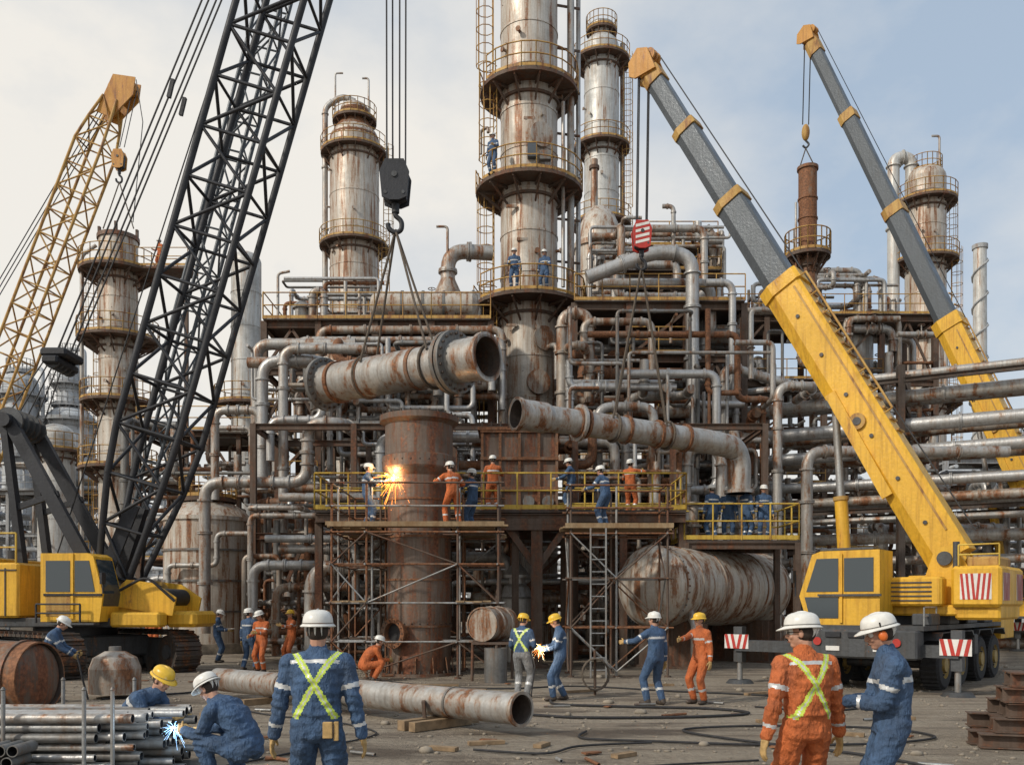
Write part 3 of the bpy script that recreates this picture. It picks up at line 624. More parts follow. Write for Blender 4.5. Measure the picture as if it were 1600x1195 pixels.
# ---------------------------------------------------------------- crawler cranes
def track(b,L=5.6,H=1.15,W=.8):
    R=H/2; n=46; per=2*(L-H)+2*pi*R
    def pt(s):
        s%=per; a=L-H
        if s<a: return V((-a/2+s,0,H)),0
        s-=a
        if s<pi*R: t=s/R; return V((a/2+R*sin(t),0,R+R*cos(t))),t
        s-=pi*R
        if s<a: return V((a/2-s,0,0)),pi
        s-=a; t=s/R; return V((-a/2-R*sin(t),0,R-R*cos(t))),pi+t
    base=b.M
    for i in range(n):
        p,t=pt(i*per/n); b.M=base@Matrix.Translation((p.x,0,p.z))@Matrix.Rotation(t,4,'Y'); b.box((0,0,-.05),(per/n*.86,W,.07),'track'); b.box((0,0,.0),(.05,W,.09),'track')
    b.M=base
    a=L-H; b.prism([(-a/2,.2),(a/2,.2),(a/2+.3,.5),(a/2,.95),(-a/2,.95),(-a/2-.3,.5)],-W*.3,W*.3,'chassis')
    for sgn in(-1,1):
        for x in(-a/2,a/2): b.cyl((x,sgn*W*.32,R),(x,sgn*W*.42,R),R*.82,'track',n=24); b.cyl((x,sgn*W*.42,R),(x,sgn*W*.47,R),R*.35,'chassis',n=16)
        for k in range(7): x=-a/2+a*(k+.5)/7; b.cyl((x,sgn*W*.32,.24),(x,sgn*W*.40,.24),.18,'track',n=14)
def crawler(b,x,y,head,trk,paint='yellow',S=1.0):
    M0=Matrix.Translation((x,y,0))@Matrix.Scale(S,4)
    for o in(-1.65,1.65): b.M=M0@Matrix.Rotation(trk,4,'Z')@Matrix.Translation((0.3,o,0)); track(b)
    b.M=M0@Matrix.Rotation(trk,4,'Z'); b.box((0,0,.75),(2.6,3,.6),'chassis',.05)
    b.M=M0@Matrix.Rotation(head,4,'Z')
    b.cyl((0,0,1.0),(0,0,1.3),1.1,'crane_black',n=30); b.box((-1,0,1.42),(6.6,2.6,.26),'chassis',.03)
    b.box((-2.6,-.1,2.3),(3.6,2.7,1.5),paint,.06); b.box((-2.9,-.1,3.1),(2.6,2.2,.2),paint,.04)
    for k in range(5): b.box((-4.05+k*.72,-1.46,2.25),(.03,.03,1.3),'chassis')
    for k in range(2):
        for j in range(7): b.box((-3.7+k*1.45,-1.47,1.9+j*.09),(.5,.03,.03),'crane_black')
    b.box((-2.6,-1.47,2.85),(3.5,.03,.03),'chassis')
    b.rail([(-4.3,-1.4,3.05),(-.9,-1.4,3.05)],'rail_yellow',h=.8,toe=False)
    b.box((-4.9,0,2.05),(1.0,3.0,1.5),paint,.1); b.cyl((-3.5,-.5,3.2),(-3.5,-.5,3.8),.09,'chassis'); b.cyl((-2.2,.6,3.15),(-2.2,.6,3.5),.2,'crane_black')
    b.prism([(0.0,1.45),(1.62,1.45),(1.72,2.2),(1.45,3.2),(1.3,3.28),(0.0,3.28)],-1.75,-.75,paint)
    b.prism([(.95,2.25),(1.5,2.25),(1.34,3.08),(.95,3.08)],-1.765,-1.75,'glass'); b.prism([(.15,2.25),(.82,2.25),(.82,3.08),(.15,3.08)],-1.765,-1.75,'glass')
    b.prism([(.15,1.6),(.82,1.6),(.82,2.15),(.15,2.15)],-1.762,-1.75,'ochre')
    b.hull([(1.655,-1.68,1.75),(1.655,-.82,1.75),(1.735,-1.68,2.2),(1.735,-.82,2.2),(1.49,-1.68,3.12),(1.49,-.82,3.12),(1.6,-1.68,2.3),(1.6,-.82,2.3)],'glass')
    b.box((.9,-1.77,2.17),(1.6,.04,.06),'crane_black')
    b.box((.885,-1.77,2.4),(.07,.04,1.75),paint); b.cyl((1.75,-1.8,2.2),(1.75,-1.8,2.7),.025,'crane_black',n=6); b.box((1.78,-1.88,2.6),(.06,.2,.3),'crane_black')
    b.beam((.1,-1.85,1.4),(1.6,-1.85,1.4),.3,.05,'chassis'); b.rail([(0,-1.95,1.42),(1.2,-1.95,1.42)],'crane_black',h=.5,toe=False)
    b.box((2.1,.2,1.7),(1.6,1.9,.5),paint,.08); 
    for yy in(-.8,.9): b.prism([(1.3,1.9),(3.2,1.6),(3.3,2.1),(2.7,2.5),(1.9,2.6)],yy-.04,yy+.04,paint)
    b.cyl((2.75,-.7,2.1),(2.75,.8,2.1),.26,'crane_black',n=20); b.cyl((2.0,-.7,2.2),(2.0,.8,2.2),.3,'crane_black',n=20)
    for yy in(-.72,.8): b.cyl((2.0,yy-.03,2.2),(2.0,yy+.03,2.2),.4,'ochre',n=20)
    b.box((3.3,.2,1.5),(.9,1.5,.45),paint,.1); b.box((2.4,-1.15,1.5),(1.4,.5,.4),paint,.06); b.tube([(1.8,-1.0,2.3),(2.6,-1.1,2.7),(3.3,-.9,2.0)],.04,'rubber',6,bend=.3)
    b.M=None
b=B(); crawler(b,-12.5,25.7,-.06,-.66)
foot=V((-11.15,25.5,2.7)); tip=V((-3.15,24.5,29.2))
b.lattice(foot,tip,1.75,'crane_black',(0,1,0),bay=1.42,rc=.1,rd=.048,t0=3.5,t1=3,w0=.5)
b.beam(foot-V((.3,.5,.2)),foot+V((.5,-.3,2)),.2,.35,'crane_black'); b.beam(foot+V((-.3,.5,-.2)),foot+V((.5,.3,2)),.2,.35,'crane_black')
b.lattice(foot+V((-.5,1.2,0)),foot+V((5.5,1.5,23)),.7,'boom_grey',(0,1,0),bay=1.2,rc=.06,rd=.03)
for yy in(24.9,26.3):
    b.beam((-11.7,yy,2.9),(-13.95,yy,7.0),.22,.34,'crane_black'); b.beam((-13.6,yy,3.0),(-14.1,yy,7.0),.18,.26,'crane_black'); b.beam((-12.6,yy,5.0),(-13.75,yy,4.6),.12,.16,'crane_black')
b.cyl((-14,24.6,7.0),(-14,26.6,7.0),.2,'crane_black'); 
for k in range(5): b.cyl((-14,24.9+k*.3,7.0),(-14,24.98+k*.3,7.0),.4,'chassis',n=20)
sp=V((-12.9,25.6,8.75)); b.box(sp,(.45,1.3,.22),'crane_black',.05); b.box(sp+V((.05,0,.24)),(.75,1.1,.24),'crane_black',.06)
for k in range(5): b.cyl(sp+V((0,-.5+k*.24,0)),sp+V((0,-.43+k*.24,0)),.22,'chassis',n=16); b.cyl((-14.1+.1*k,24.95+k*.3,7.1),sp+V((-.2,-.5+k*.24,0)),.02,'cable',n=5)
for k in(-.45,-.15,.2,.45): b.cyl(sp+V((.1,k,.2)),tip+V((-.6,k,0)),.026,'cable',n=5)
for f in(.35,.62): q=sp.lerp(tip,f); b.beam(q+V((0,-.45,0)),q+V((.12,-.45,.5)),.1,.1,'crane_black'); b.beam(q+V((0,.45,0)),q+V((.12,.45,.5)),.1,.1,'crane_black')
b.cyl((-13.2,25.9,3.2),foot.lerp(tip,.9)+V((-1,0,0)),.02,'cable',n=5)
b.box(tip,(1.6,1.4,1),'crane_black',.1)
for dx,dy in((-.24,0),(-.1,.15),(.12,-.1),(.26,.08)): b.cyl((-3.17+dx,24.4+dy,13.8),(-3.17+dx*1.1,24.4+dy,29),.024,'cable',n=5)
hookblock(b,(-3.17,24.4,13.35),.8,1.1,'crane_black')
H=V((-3.17,24.4,12.1))
for t in(.30,.70):
    c=L0.lerp(R0,t); loop(b,c,ax,.54)
    for s in(-1,1): b.cyl(H,c+V((.12*s,.5*s,.3)),.036,'rope',n=6,cap=False)
b.done('crawler_crane')
b=B(); crawler(b,-41,61,0,.2); tp=V((-26.7,60,35.6)); b.lattice((-39.8,61,3),tp,1.9,'ochre',(0,1,0),bay=1.7,rc=.1,rd=.055,t1=3,t0=3)
d=(tp-V((-39.8,61,3))).normalized()
for k in(-.45,.45): b.hull([tp+V((0,k+j,0))+q for j in(-.05,.05) for q in(-d*1.2+V((-.5,0,.2)),-d*1.2+V((.5,0,-.2)),d*1.1+V((-.2,0,.5)),d*1.3+V((1.2,0,.1)),d*.6+V((1.3,0,-.4)))],'orange_paint')
for q in(d*.9+V((.9,0,0)),d*.5+V((0,0,.3)),-d*.6): b.cyl(tp+q+V((0,-.35,0)),tp+q+V((0,.35,0)),.42,'orange_paint',n=20)
for k in(-.4,0,.4): b.cyl((-44,61+k,8),tp+V((0,k,.5)),.035,'cable',n=5)
for x0 in(-25.3,-25.0): b.cyl((x0-.1,58,31.5),(x0-.1,60,36.4),.03,'cable',n=5)
hookblock(b,(-25.2,57.5,30.4),.8,1.2,'orange_paint'); 
for k in(-1,1): b.cyl((-25.2,57.5,29),(-24.6+k*.95,56,25.4),.04,'rope',n=5)
b.cyl((-24.1,58.5,33.4),(-23.9,56.5,26),.03,'cable',n=5); b.cyl((-25.0,59.6,36.8),(-24.1,58.5,33.4),.03,'cable',n=5)
b.done('crawler_crane')

# ---------------------------------------------------------------- mobile cranes
def chev(b,c,w,h,yl,n=4):
    x,z=c; y=yl
    b.box((x,y+.012,z),(w,.02,h),'white_paint')
    for sgn in(-1,1):
        for k in range(n):
            a=x+sgn*(k*w/2/n); e=x+sgn*(k*w/2/n+w/2/n*.5); dx=sgn*w/2/n*.5
            b.add([(a,y-.004,z-h/2),(e,y-.004,z-h/2),(e+dx*.98,y-.004,z+h/2),(a+dx*.98,y-.004,z+h/2)],[(0,1,2,3)] if sgn>0 else [(3,2,1,0)],'red_paint')
def wheel(b,x,y,r,w):
    b.lathe((x,y-w/2,r),(0,1,0),[(r*.55,0),(r*.9,0),(r,.06),(r,w-.06),(r*.9,w),(r*.55,w)],'rubber',28)
    for k in range(28): a=2*pi*k/28; b.box((x+cos(a)*r,y,r+sin(a)*r),(.05,w*.8,.05),'rubber')
    for yy,s in((y-w/2,1),(y+w/2,-1)): b.lathe((x,yy,r),(0,s,0),[(r*.55,0),(r*.5,.08),(r*.3,.1),(r*.28,-.02),(.01,-.03)],'hub',24)
    for k in range(8): a=2*pi*k/8; b.cyl((x+cos(a)*r*.4,y-w/2+.02,r+sin(a)*r*.4),(x+cos(a)*r*.4,y-w/2+.1,r+sin(a)*r*.4),.03,'chassis',n=6)
def mobile(b,E,ang,T,tip,piv_x=-1.3,S=1.0,outr=(2.4,2.4),f0=.5):
    b.M=LT(E[0],E[1],0,ang)
    b.box((4,0,1.12),(8,1.5,.5),'chassis',.04); b.box((3.6,0,1.4),(7,2.6,.1),'chassis')
    b.box((.05,0,1.05),(.5,2.5,.62),'chassis',.04)
    for y in(-.85,.85): b.cyl((-.21,y,1.1),(-.24,y,1.1),.09,'red_paint',n=14); b.box((-.21,y*.6,.95),(.03,.3,.1),'white_paint')
    for y in(-.5,0,.5): b.box((-.22,y,1.25),(.04,.34,.12),'crane_black',.01)
    for x in(1.7,3.1,4.9,6.3):
        for y in(-1.1,1.1): wheel(b,x,y,.56,.42)
        b.cyl((x,-1,.56),(x,1,.56),.1,'chassis',n=8)
        for y in(-1.15,1.15): b.prism([(x-.72,1.12),(x-.5,1.28),(x+.5,1.28),(x+.72,1.12),(x+.6,1.3),(x-.6,1.3)],y-.25,y+.25,'chassis')
    for y in(-1.2,1.2): b.box((4.0,y,.95),(.35,.4,.5),'chassis',.03)
    for x0_,w_ in((.9,.7),(2.4,.8),(4.0,.9),(5.6,.8)): b.box((x0_,-1.12,1.58),(w_,.4,.26),'chassis',.03)
    b.prism([(7.0,1.0),(8.5,1.0),(8.6,1.8),(8.3,2.5),(7.0,2.5)],-1.3,1.3,'yellow'); b.prism([(7.5,1.8),(8.4,1.8),(8.2,2.4),(7.5,2.4)],-1.32,1.32,'glass')
    x=.35; o0,o1=outr
    b.box((x,(o0-o1)/2,.92),(.34,o0+o1+.1,.26),'chassis')
    for y in(-o1,o0):
        b.box((x,y,.95),(.22,.22,.85),'chassis'); b.cyl((x,y,.08),(x,y,.6),.065,'galv',n=12); b.cyl((x,y,0),(x,y,.09),.34,'chassis',r1=.26,n=20)
        b.M=b.M@Matrix.Translation((x-.19,y,1.02))@Matrix.Rotation(-pi/2,4,'Z'); chev(b,(0,0),.62,.34,-.0,2); b.M=LT(E[0],E[1],0,ang)
    b.rail([(.3,-1.25,1.45),(1.2,-1.25,1.45)],'galv',h=.4,toe=False,r=.02)
    hd=math.atan2(tip[1]-T[1],tip[0]-T[0]); b.M=LT(T[0],T[1],0,hd)
    b.cyl((0,0,1.4),(0,0,1.66),.95,'crane_black',n=30); b.box((-.5,0,1.78),(3.6,2.2,.24),'yellow',.04)
    b.box((-2.05,0,2.3),(1.0,2.5,.9),'yellow',.07); b.box((-2.05,0,1.75),(.9,2.2,.35),'yellow',.05); b.box((-2.05,0,2.85),(.7,1.2,.25),'ochre',.05)
    for y in(-.62,.62): b.prism([(-1.9,1.9),(-.4,1.9),(-.9,2.6),(-1.1,3.2),(-1.5,3.25),(-1.8,2.7)],y-.06,y+.06,'yellow')
    b.cyl((-1.3,-.75,2.95),(-1.3,.75,2.95),.16,'chassis',n=16)
    b.box((-.75,1.15,2.2),(1.3,.5,.65),'yellow',.05); b.box((.35,1.05,2.05),(.5,.3,.4),'ochre',.04); b.box((-.8,-1.15,2.25),(1.5,.5,.75),'yellow',.05)
    for j in range(5): b.box((-.75,1.41,2.0+j*.1),(.9,.03,.03),'chassis')
    b.cyl((-1.6,.95,2.5),(-1.6,.95,3.3),.07,'chassis',n=10); b.cyl((-.2,1.1,2.5),(-.2,1.1,2.75),.12,'crane_black',n=14)
    b.rail([(-2.5,1.2,2.76),(-1.7,1.2,2.76)],'rail_yellow',h=.45,toe=False,r=.02)
    b.tube([(-.4,.9,2.5),(.1,.8,2.9),(.6,.7,2.2)],.035,'rubber',6,bend=.3); b.tube([(-.2,.9,2.4),(.3,.8,2.7),(.7,.75,2.0)],.03,'rubber',6,bend=.3)
    Mo=b.M
    b.M=Mo@Matrix.Translation((-2.05,1.26,2.3))@Matrix.Rotation(pi,4,'Z'); chev(b,(0,0),.62,.56,0,3); 
    b.M=Mo@Matrix.Translation((-2.56,0,2.3))@Matrix.Rotation(-pi/2,4,'Z'); chev(b,(-.75,0),.7,.6,0,3); chev(b,(.75,0),.7,.6,0,3)
    b.M=Mo
    b.prism([(-.35,1.45),(1.25,1.45),(1.45,2.1),(1.15,3.05),(.95,3.12),(-.35,3.12)],1.3,2.25,'yellow')
    for yy in((2.25,2.265),(1.285,1.3)):
        b.prism([(.55,2.2),(1.28,2.2),(1.04,2.95),(.55,2.95)],yy[0],yy[1],'glass'); b.prism([(-.22,2.2),(.42,2.2),(.42,2.95),(-.22,2.95)],yy[0],yy[1],'glass'); b.prism([(.55,1.6),(1.2,1.6),(1.32,2.08),(.55,2.08)],yy[0],yy[1],'glass')
    b.hull([(1.29,1.37,1.6),(1.29,2.18,1.6),(1.465,1.37,2.12),(1.465,2.18,2.12),(1.2,1.37,2.96),(1.2,2.18,2.96),(1.1,1.37,2.2),(1.1,2.18,2.2)],'glass')
    b.beam((.48,2.28,1.5),(.48,2.28,3.05),.06,.04,'yellow'); b.box((.3,2.3,2.12),(1.4,.04,.05),'chassis'); b.cyl((1.5,2.35,2.1),(1.5,2.35,2.6),.02,'crane_black',n=6); b.box((1.52,2.42,2.55),(.05,.18,.28),'crane_black')
    b.box((.4,1.78,3.15),(1.2,.8,.07),'chassis',.02); b.box((.45,1.78,1.4),(1.7,1.1,.1),'chassis')
    pv=b.M@V((piv_x,0,2.95)); base_cyl=b.M@V((1.1,0,1.9)); side=b.M.to_3x3()@V((0,1,0))
    b.M=None
    tip=V(tip); D=(tip-pv); L=D.length; d=D.normalized(); up=side.cross(d); 
    if up.z<0: up=-up
    def sec(t0,t1,w,h,mat,off=0):
        a=pv+d*L*t0+up*off; c=pv+d*L*t1+up*off; pts=[]
        for p in(a,c):
            for i,j in((-.44,.5),(.44,.5),(.5,.42),(.5,-.22),(.3,-.5),(-.3,-.5),(-.5,-.22),(-.5,.42)): pts.append(p+side*w*i+up*h*j)
        n=8; b.add(pts,[tuple(range(n)),tuple(range(2*n-1,n-1,-1))]+[(i,i+n,(i+1)%n+n,(i+1)%n) for i in range(n)],mat)
    g=(1-f0)/.5; F=lambda t:f0+(t-.5)*g
    sec(-.05,.02,.6,.65,'yellow'); sec(0,f0,.8*S,1.0*S,'yellow'); sec(f0-.012,f0+.008,.9*S,1.12*S,'yellow'); sec(f0,F(.69),.64*S,.80*S,'boom_grey'); sec(F(.675),F(.69),.72*S,.88*S,'ochre'); sec(F(.69),F(.85),.52*S,.66*S,'boom_grey'); sec(F(.842),F(.856),.6*S,.74*S,'ochre'); sec(F(.85),.985,.42*S,.54*S,'boom_grey'); sec(.965,.99,.5*S,.62*S,'ochre')
    for k in(-1,1):
        q=side*k*(.41*S); b.beam(pv+d*.6+q+up*.3,pv+d*L*(f0-.02)+q+up*.3,.03,.05,'ochre',up)
        for j in range(6): c=pv+d*(L*.06+j*L*(f0*.15))+q; b.cyl(c-side*.01,c+side*k*.03,.05,'chassis',n=8)
        c=pv+d*L*.24+q-up*.1; b.cyl(c,c+side*k*.06,.2*S,'ochre',n=20); b.cyl(c,c+side*k*.08,.1*S,'chassis',n=14)
        b.beam(pv+d*L*.12+q*1.05-up*.4,pv+d*L*.3+q*1.05-up*.3,.08,.26,'yellow',up)
    for j in range(14): c=pv+d*(L*.2+j*L*.02)+up*.54*S; b.beam(c-side*.25,c+side*.25,.05,.05,'ochre')
    b.tube([pv+d*L*.23+up*.7*S+side*.3,pv+d*L*(f0-.01)+up*.7*S+side*.3],.03,'ochre',6); 
    for j in range(8): c=pv+d*L*(.23+j*(f0-.24)/7)+side*.3; b.cyl(c+up*.45*S,c+up*.7*S,.022,'ochre',n=5)
    fw=V((d.x,d.y,0)).normalized(); q5=.62*S
    for k in(-1,1):
        q=side*k*.3*q5/.62; pts=[tip-d*.35+up*.4*q5,tip+d*.35+up*.55*q5,tip+d*.6+up*.1,tip+d*.45-up*.5*q5,tip+fw*.75*q5-V((0,0,.25*q5)),tip-d*.1-up*.6*q5]
        b.hull([p+q-side*.03 for p in pts]+[p+q+side*.03 for p in pts],'orange_paint')
    b.hull([tip+d*a+up*u_*q5+side*s_*.27*q5/.62 for a,u_ in((-.35,.38),(.3,.45),(-.2,-.4),(.3,-.1)) for s_ in(-1,1)],'orange_paint')
    for k in(-.16,0,.16): c=tip+d*.3-up*.3*q5+side*k; b.cyl(c-side*.035,c+side*.035,.36*q5,'chassis',n=20); c=tip+d*.25+up*.42*q5+side*k; b.cyl(c-side*.035,c+side*.035,.3*q5,'orange_paint',n=16)
    b.cyl(pv+d*L*.02+up*.75*S,tip+up*.45*S,.018,'cable',n=5)
    m=pv+d*L*.29-up*.42*S; mm=base_cyl.lerp(m,.52); b.cyl(base_cyl,mm,.16*S,'yellow',n=18); b.cyl(mm,mm+(m-mm)*.04,.19*S,'ochre',n=18); b.cyl(mm,m,.095*S,'galv',n=14); b.cyl(m-side*.3,m+side*.3,.14,'chassis',n=12)
b=B(); T=(9.2,21.6); tp=V((3.95,25.85,17.3)); ang=math.atan2(.76,.65)
mobile(b,(7.6,19.6),ang,T,tp,outr=(3.0,1.9))
hk=(3.75,25.95,12.55)
for dx,dy in((-.16,-.05),(-.1,.1),(.12,-.05),(.18,.1)): b.cyl((hk[0]+dx,hk[1]+dy,hk[2]+.3),(tp.x-.15+dx,tp.y+dy,tp.z-.1),.02,'cable',n=5)
hookblock(b,hk,.55,.8,'red_paint',True)
Hk=V((hk[0],hk[1],hk[2]-.85))
for t in(.47,.75):
    c=A2.lerp(B2,t); loop(b,c,ax2,.36)
    for s in(-1,1): b.cyl(Hk,c+V((.05*s,.34*s,.2)),.032,'rope',n=6,cap=False)
b.done('mobile_crane')
b=B(); tp=V((14.95,45,30.3)); mobile(b,(22.4,35.0),ang,(22.0,37.5),tp,S=1.12,f0=.42)
for dx in(-.15,.15): b.cyl((14.75+dx,45,26),(14.85+dx,45,30),.03,'cable',n=5)
b.ell((14.75,45,25.6),(.2,.2,.42),'ochre'); b.tube([(14.75,45,25.2),(14.95,45,25),(14.75,45,24.8),(14.6,45,24.95)],.05,'chassis',6)
for k in(-1,1): b.cyl((14.75,45,24.8),(14.85+k*.45,45,23.7),.03,'rope',n=5)
b.done('mobile_crane')
b=B(); b.lathe((14.85,45,17.0),(0,0,1),[(.45,0),(.45,6.7),(.52,6.7),(.52,6.85),(.38,6.85),(.38,6.4),(.01,6.4)],'rust_heavy',24); b.ringplat(14.85,45,19.4,.45,1.1,'rust_struct','ochre')
for z in(18.5,21.2,22.2): b.lathe((14.85,45,z),(0,0,1),[(.45,0),(.49,0),(.49,.08),(.45,.08)],'rust_heavy',24)
b.cyl((14.2,44.8,18.2),(14.2,44.8,22),.06,'steel',n=8); b.lathe((14.85,45,15.8),(0,0,1),[(.9,0),(.8,1),(.46,1.3)],'steel_warm',20); b.done('column_section')

# ---------------------------------------------------------------- foreground props
b=B(); r=.235; p1=V((.12,12.9,.40)); p0=V((-6.1,18.6,.36)); b.hollow(p0,p1,r,.02,'steel','struct_dark',36)
d=(p1-p0).normalized(); L=(p1-p0).length
for t in(2.4,4.4,L-1.4): b.lathe(p0+d*t,d,[(r,0),(r+.015,0),(r+.015,.04),(r,.04)],'steel_dark',30)
b.lathe(p1,d,[(r-.02,-.02),(r+.025,-.02),(r+.025,.03),(r-.02,.03)],'steel_warm',30); b.done('steel_pipe')
b=B(); q=p1-d*1.75; s=V((-d.y,d.x,0))
b.beam(V((q.x,q.y,.08))-s*.75,V((q.x,q.y,.08))+s*.6,.16,.15,'wood'); b.beam(V((q.x,q.y,.08))-s*.75+d*.25,V((q.x,q.y,.08))+s*.6+d*.25,.14,.14,'wood')
for k in(-1,1): b.beam(V((q.x,q.y,.14))+s*k*.27,V((q.x,q.y,.42))+s*k*.3,.05,.12,'rust_struct')
q=p1-d*6.5; b.beam(V((q.x,q.y,.06))-s*.6,V((q.x,q.y,.06))+s*.6,.16,.12,'wood'); b.done('timber_pipe_support')
b=B()
for x,y,w,a in((-.35,12.2,.5,.3),(.4,12.0,.3,1.1),(-.9,11.7,.4,-.4),(4.2,14.5,.5,.2),(1.5,19.5,.8,.5),(6.1,16.6,.6,1.4),(-5.8,14,.7,.2),(-5.2,15.5,.4,1),(-1,19.8,.9,-.2),(3.4,21,.8,.1),(5.2,19,.7,.6),(-1.8,20.9,1.1,.1),(-6.4,20.5,.9,.3),(4.9,13,.4,-.5),(1.4,11.2,.35,.7),(6.4,14.8,.5,.1)):
    b.M=LT(x,y,.03,a); b.box((0,0,0),(w,.12,.05),'wood'); b.M=None
b.done('scrap_timber')
b=B(); R=random.Random(9)
for i in range(46):
    y=R.uniform(10,24); x=R.uniform(-.5,.5)*y; a=R.uniform(0,3); L_=R.uniform(.12,.6); d=V((cos(a),sin(a),0)); q=V((x,y,.03))
    if R.random()<.6: b.hollow(q,q+d*L_,.022,.005,R.choice(['rust_heavy','steel_dark','galv']),'cable',8)
    else: b.beam(q,q+d*L_*.6,.1,.02,'rust_heavy')
b.done('scrap_metal')
b=B(); R=random.Random(3)
for row in range(7):
    for k in range(9):
        rr=.052 if R.random()<.7 else .04; y=9.55+k*.115+(row%2)*.05; b.hollow((-8.5,y,.06+row*.105),(-3.85-R.uniform(0,.6)+.05*k,y+.0,.06+row*.105),rr,.008,R.choice(['galv','steel_clean','steel','galv','steel_dark']),'crane_black',14)
b.done('pipe_stack')
b=B()
for x in(-5.35,-4.5,-4.2):
    for y in(9.42,10.68): b.cyl((x,y,0),(x,y,1.0),.022,'galv',n=10); b.lathe((x,y,1.0),(0,0,1),[(.024,0),(.028,.01),(.01,.04)],'steel_dark',10)
    b.beam((x,9.35,.02),(x,10.75,.02),.08,.04,'rust_struct')
b.done('pipe_stanchion_rack')
b=B()
for k in range(4):
    for j in range(5): b.hollow((-5.6+j*.13+(k%2)*.06,9.0,.07+k*.12),(-5.6+j*.13+(k%2)*.06,9.38,.07+k*.12),.06,.01,'steel_dark','cable',16)
b.done('short_pipe_offcuts')
b=B(); q0=V((-13,16.1,.66)); q1=V((-8.0,15.2,.66)); dd=(q1-q0).normalized(); b.hollow(q0,q1,.62,.03,'rust_heavy','struct_dark',40); b.dome(q1-dd*.12,dd,.59,.16,'rust_vessel',36)
for t in(.3,1.5): b.lathe(q1-dd*t,dd,[(.62,0),(.65,0),(.65,.06),(.62,.06)],'rust_vessel',40)
b.beam((-9,15.0,.05),(-9,15.9,.05),.2,.1,'wood'); b.done('large_rusty_pipe')
b=B(); b.lathe((-8.15,18.4,.1),(0,0,1),[(.5,0),(.5,.5),(.42,.72),(.2,.85),(.01,.87)],'steel_warm',28); b.cyl((-8.15,18.4,.9),(-8.15,18.4,1.05),.12,'steel_dark'); b.done('gas_tank')
b=B()
for row in range(5):
    for k in range(3-row//3):
        b.M=LT(6.3+row*.13-(k==0)*.1+random.uniform(-.12,.12),11.9+k*.33,.11+row*.2,-.22+.05*((row*2+k)%3-1)); b.ibeam((0,0,0),(5,0,0),.22,.19,'rust_struct'); b.M=None
for x in(6.9,8.4): b.box((x,12.0,.01),(.15,1.9,.02),'wood')
b.done('steel_beam_stack')
def cat(pts,n=8):
    P=[V(p) for p in pts]; P=[P[0]]+P+[P[-1]]; out=[]
    for a,b_,c,d in zip(P,P[1:],P[2:],P[3:]):
        for k in range(n): t=k/n; out.append(.5*((2*b_)+(c-a)*t+(2*a-5*b_+4*c-d)*t*t+(3*b_-a-3*c+d)*t**3))
    return out+[P[-2]]
b=B(); b.tube(cat([(.75,17.6,.03),(.9,16.9,.03),(2.2,16.5,.03),(3.6,16.2,.03),(4.1,15.5,.03),(3.0,15.0,.03),(1.3,14.9,.03),(.5,15.2,.03),(-.3,15.8,.03)]),.024,'rubber',8,bend=0)
b.tube(cat([(1.1,13.3,.03),(1.0,12.6,.03),(2.0,12.3,.03),(3.4,12.0,.03),(4.9,12.1,.03),(6.0,12.7,.03),(5.6,13.6,.03),(4.0,13.9,.03),(2.6,13.5,.03),(3.0,12.6,.03),(4.4,11.2,.03),(4.9,10.2,.03)]),.018,'rubber',8,bend=0)
b.tube(cat([(-.5,11.6,.03),(.4,11.3,.03),(.9,11.9,.03),(1.9,12.2,.03)]),.016,'rubber',8,bend=0); b.tube(cat([(-5.2,16.5,.02),(-4,15.2,.02),(-3.2,14.8,.02),(-2,13.2,.02),(-2.6,11.8,.02),(-3.4,10.4,.02)]),.014,'rubber',6,bend=0)
b.tube(cat([(-3,22,.02),(-1.5,20.5,.02),(0,20.2,.02),(1.5,20.8,.02),(3.5,19.6,.02),(5.5,18.5,.02),(6.8,17.0,.02),(5.5,15.9,.02),(4.5,16.6,.02)]),.02,'rubber',6,bend=0)
b.tube(cat([(-7.5,24,.02),(-6,21.5,.02),(-6.8,19.5,.02),(-8.2,17.9,.02)]),.02,'rubber',6,bend=0); b.tube(cat([(-1,10.2,.015),(0,10.4,.015),(1,10.0,.015),(1.6,10.5,.015),(3,10.9,.015)]),.012,'rubber',6,bend=0); b.done('welding_hose')
b=B()
for k in range(5): b.tube([(1.75+.28*cos(a/16*2*pi),18.7+.04*k,.45+.33*sin(a/16*2*pi)) for a in range(16)],.018,'rope',6,bend=0,closed=True)
b.cyl((1.75,18.9,0),(1.75,18.9,.95),.03,'rust_struct'); b.done('hose_reel')

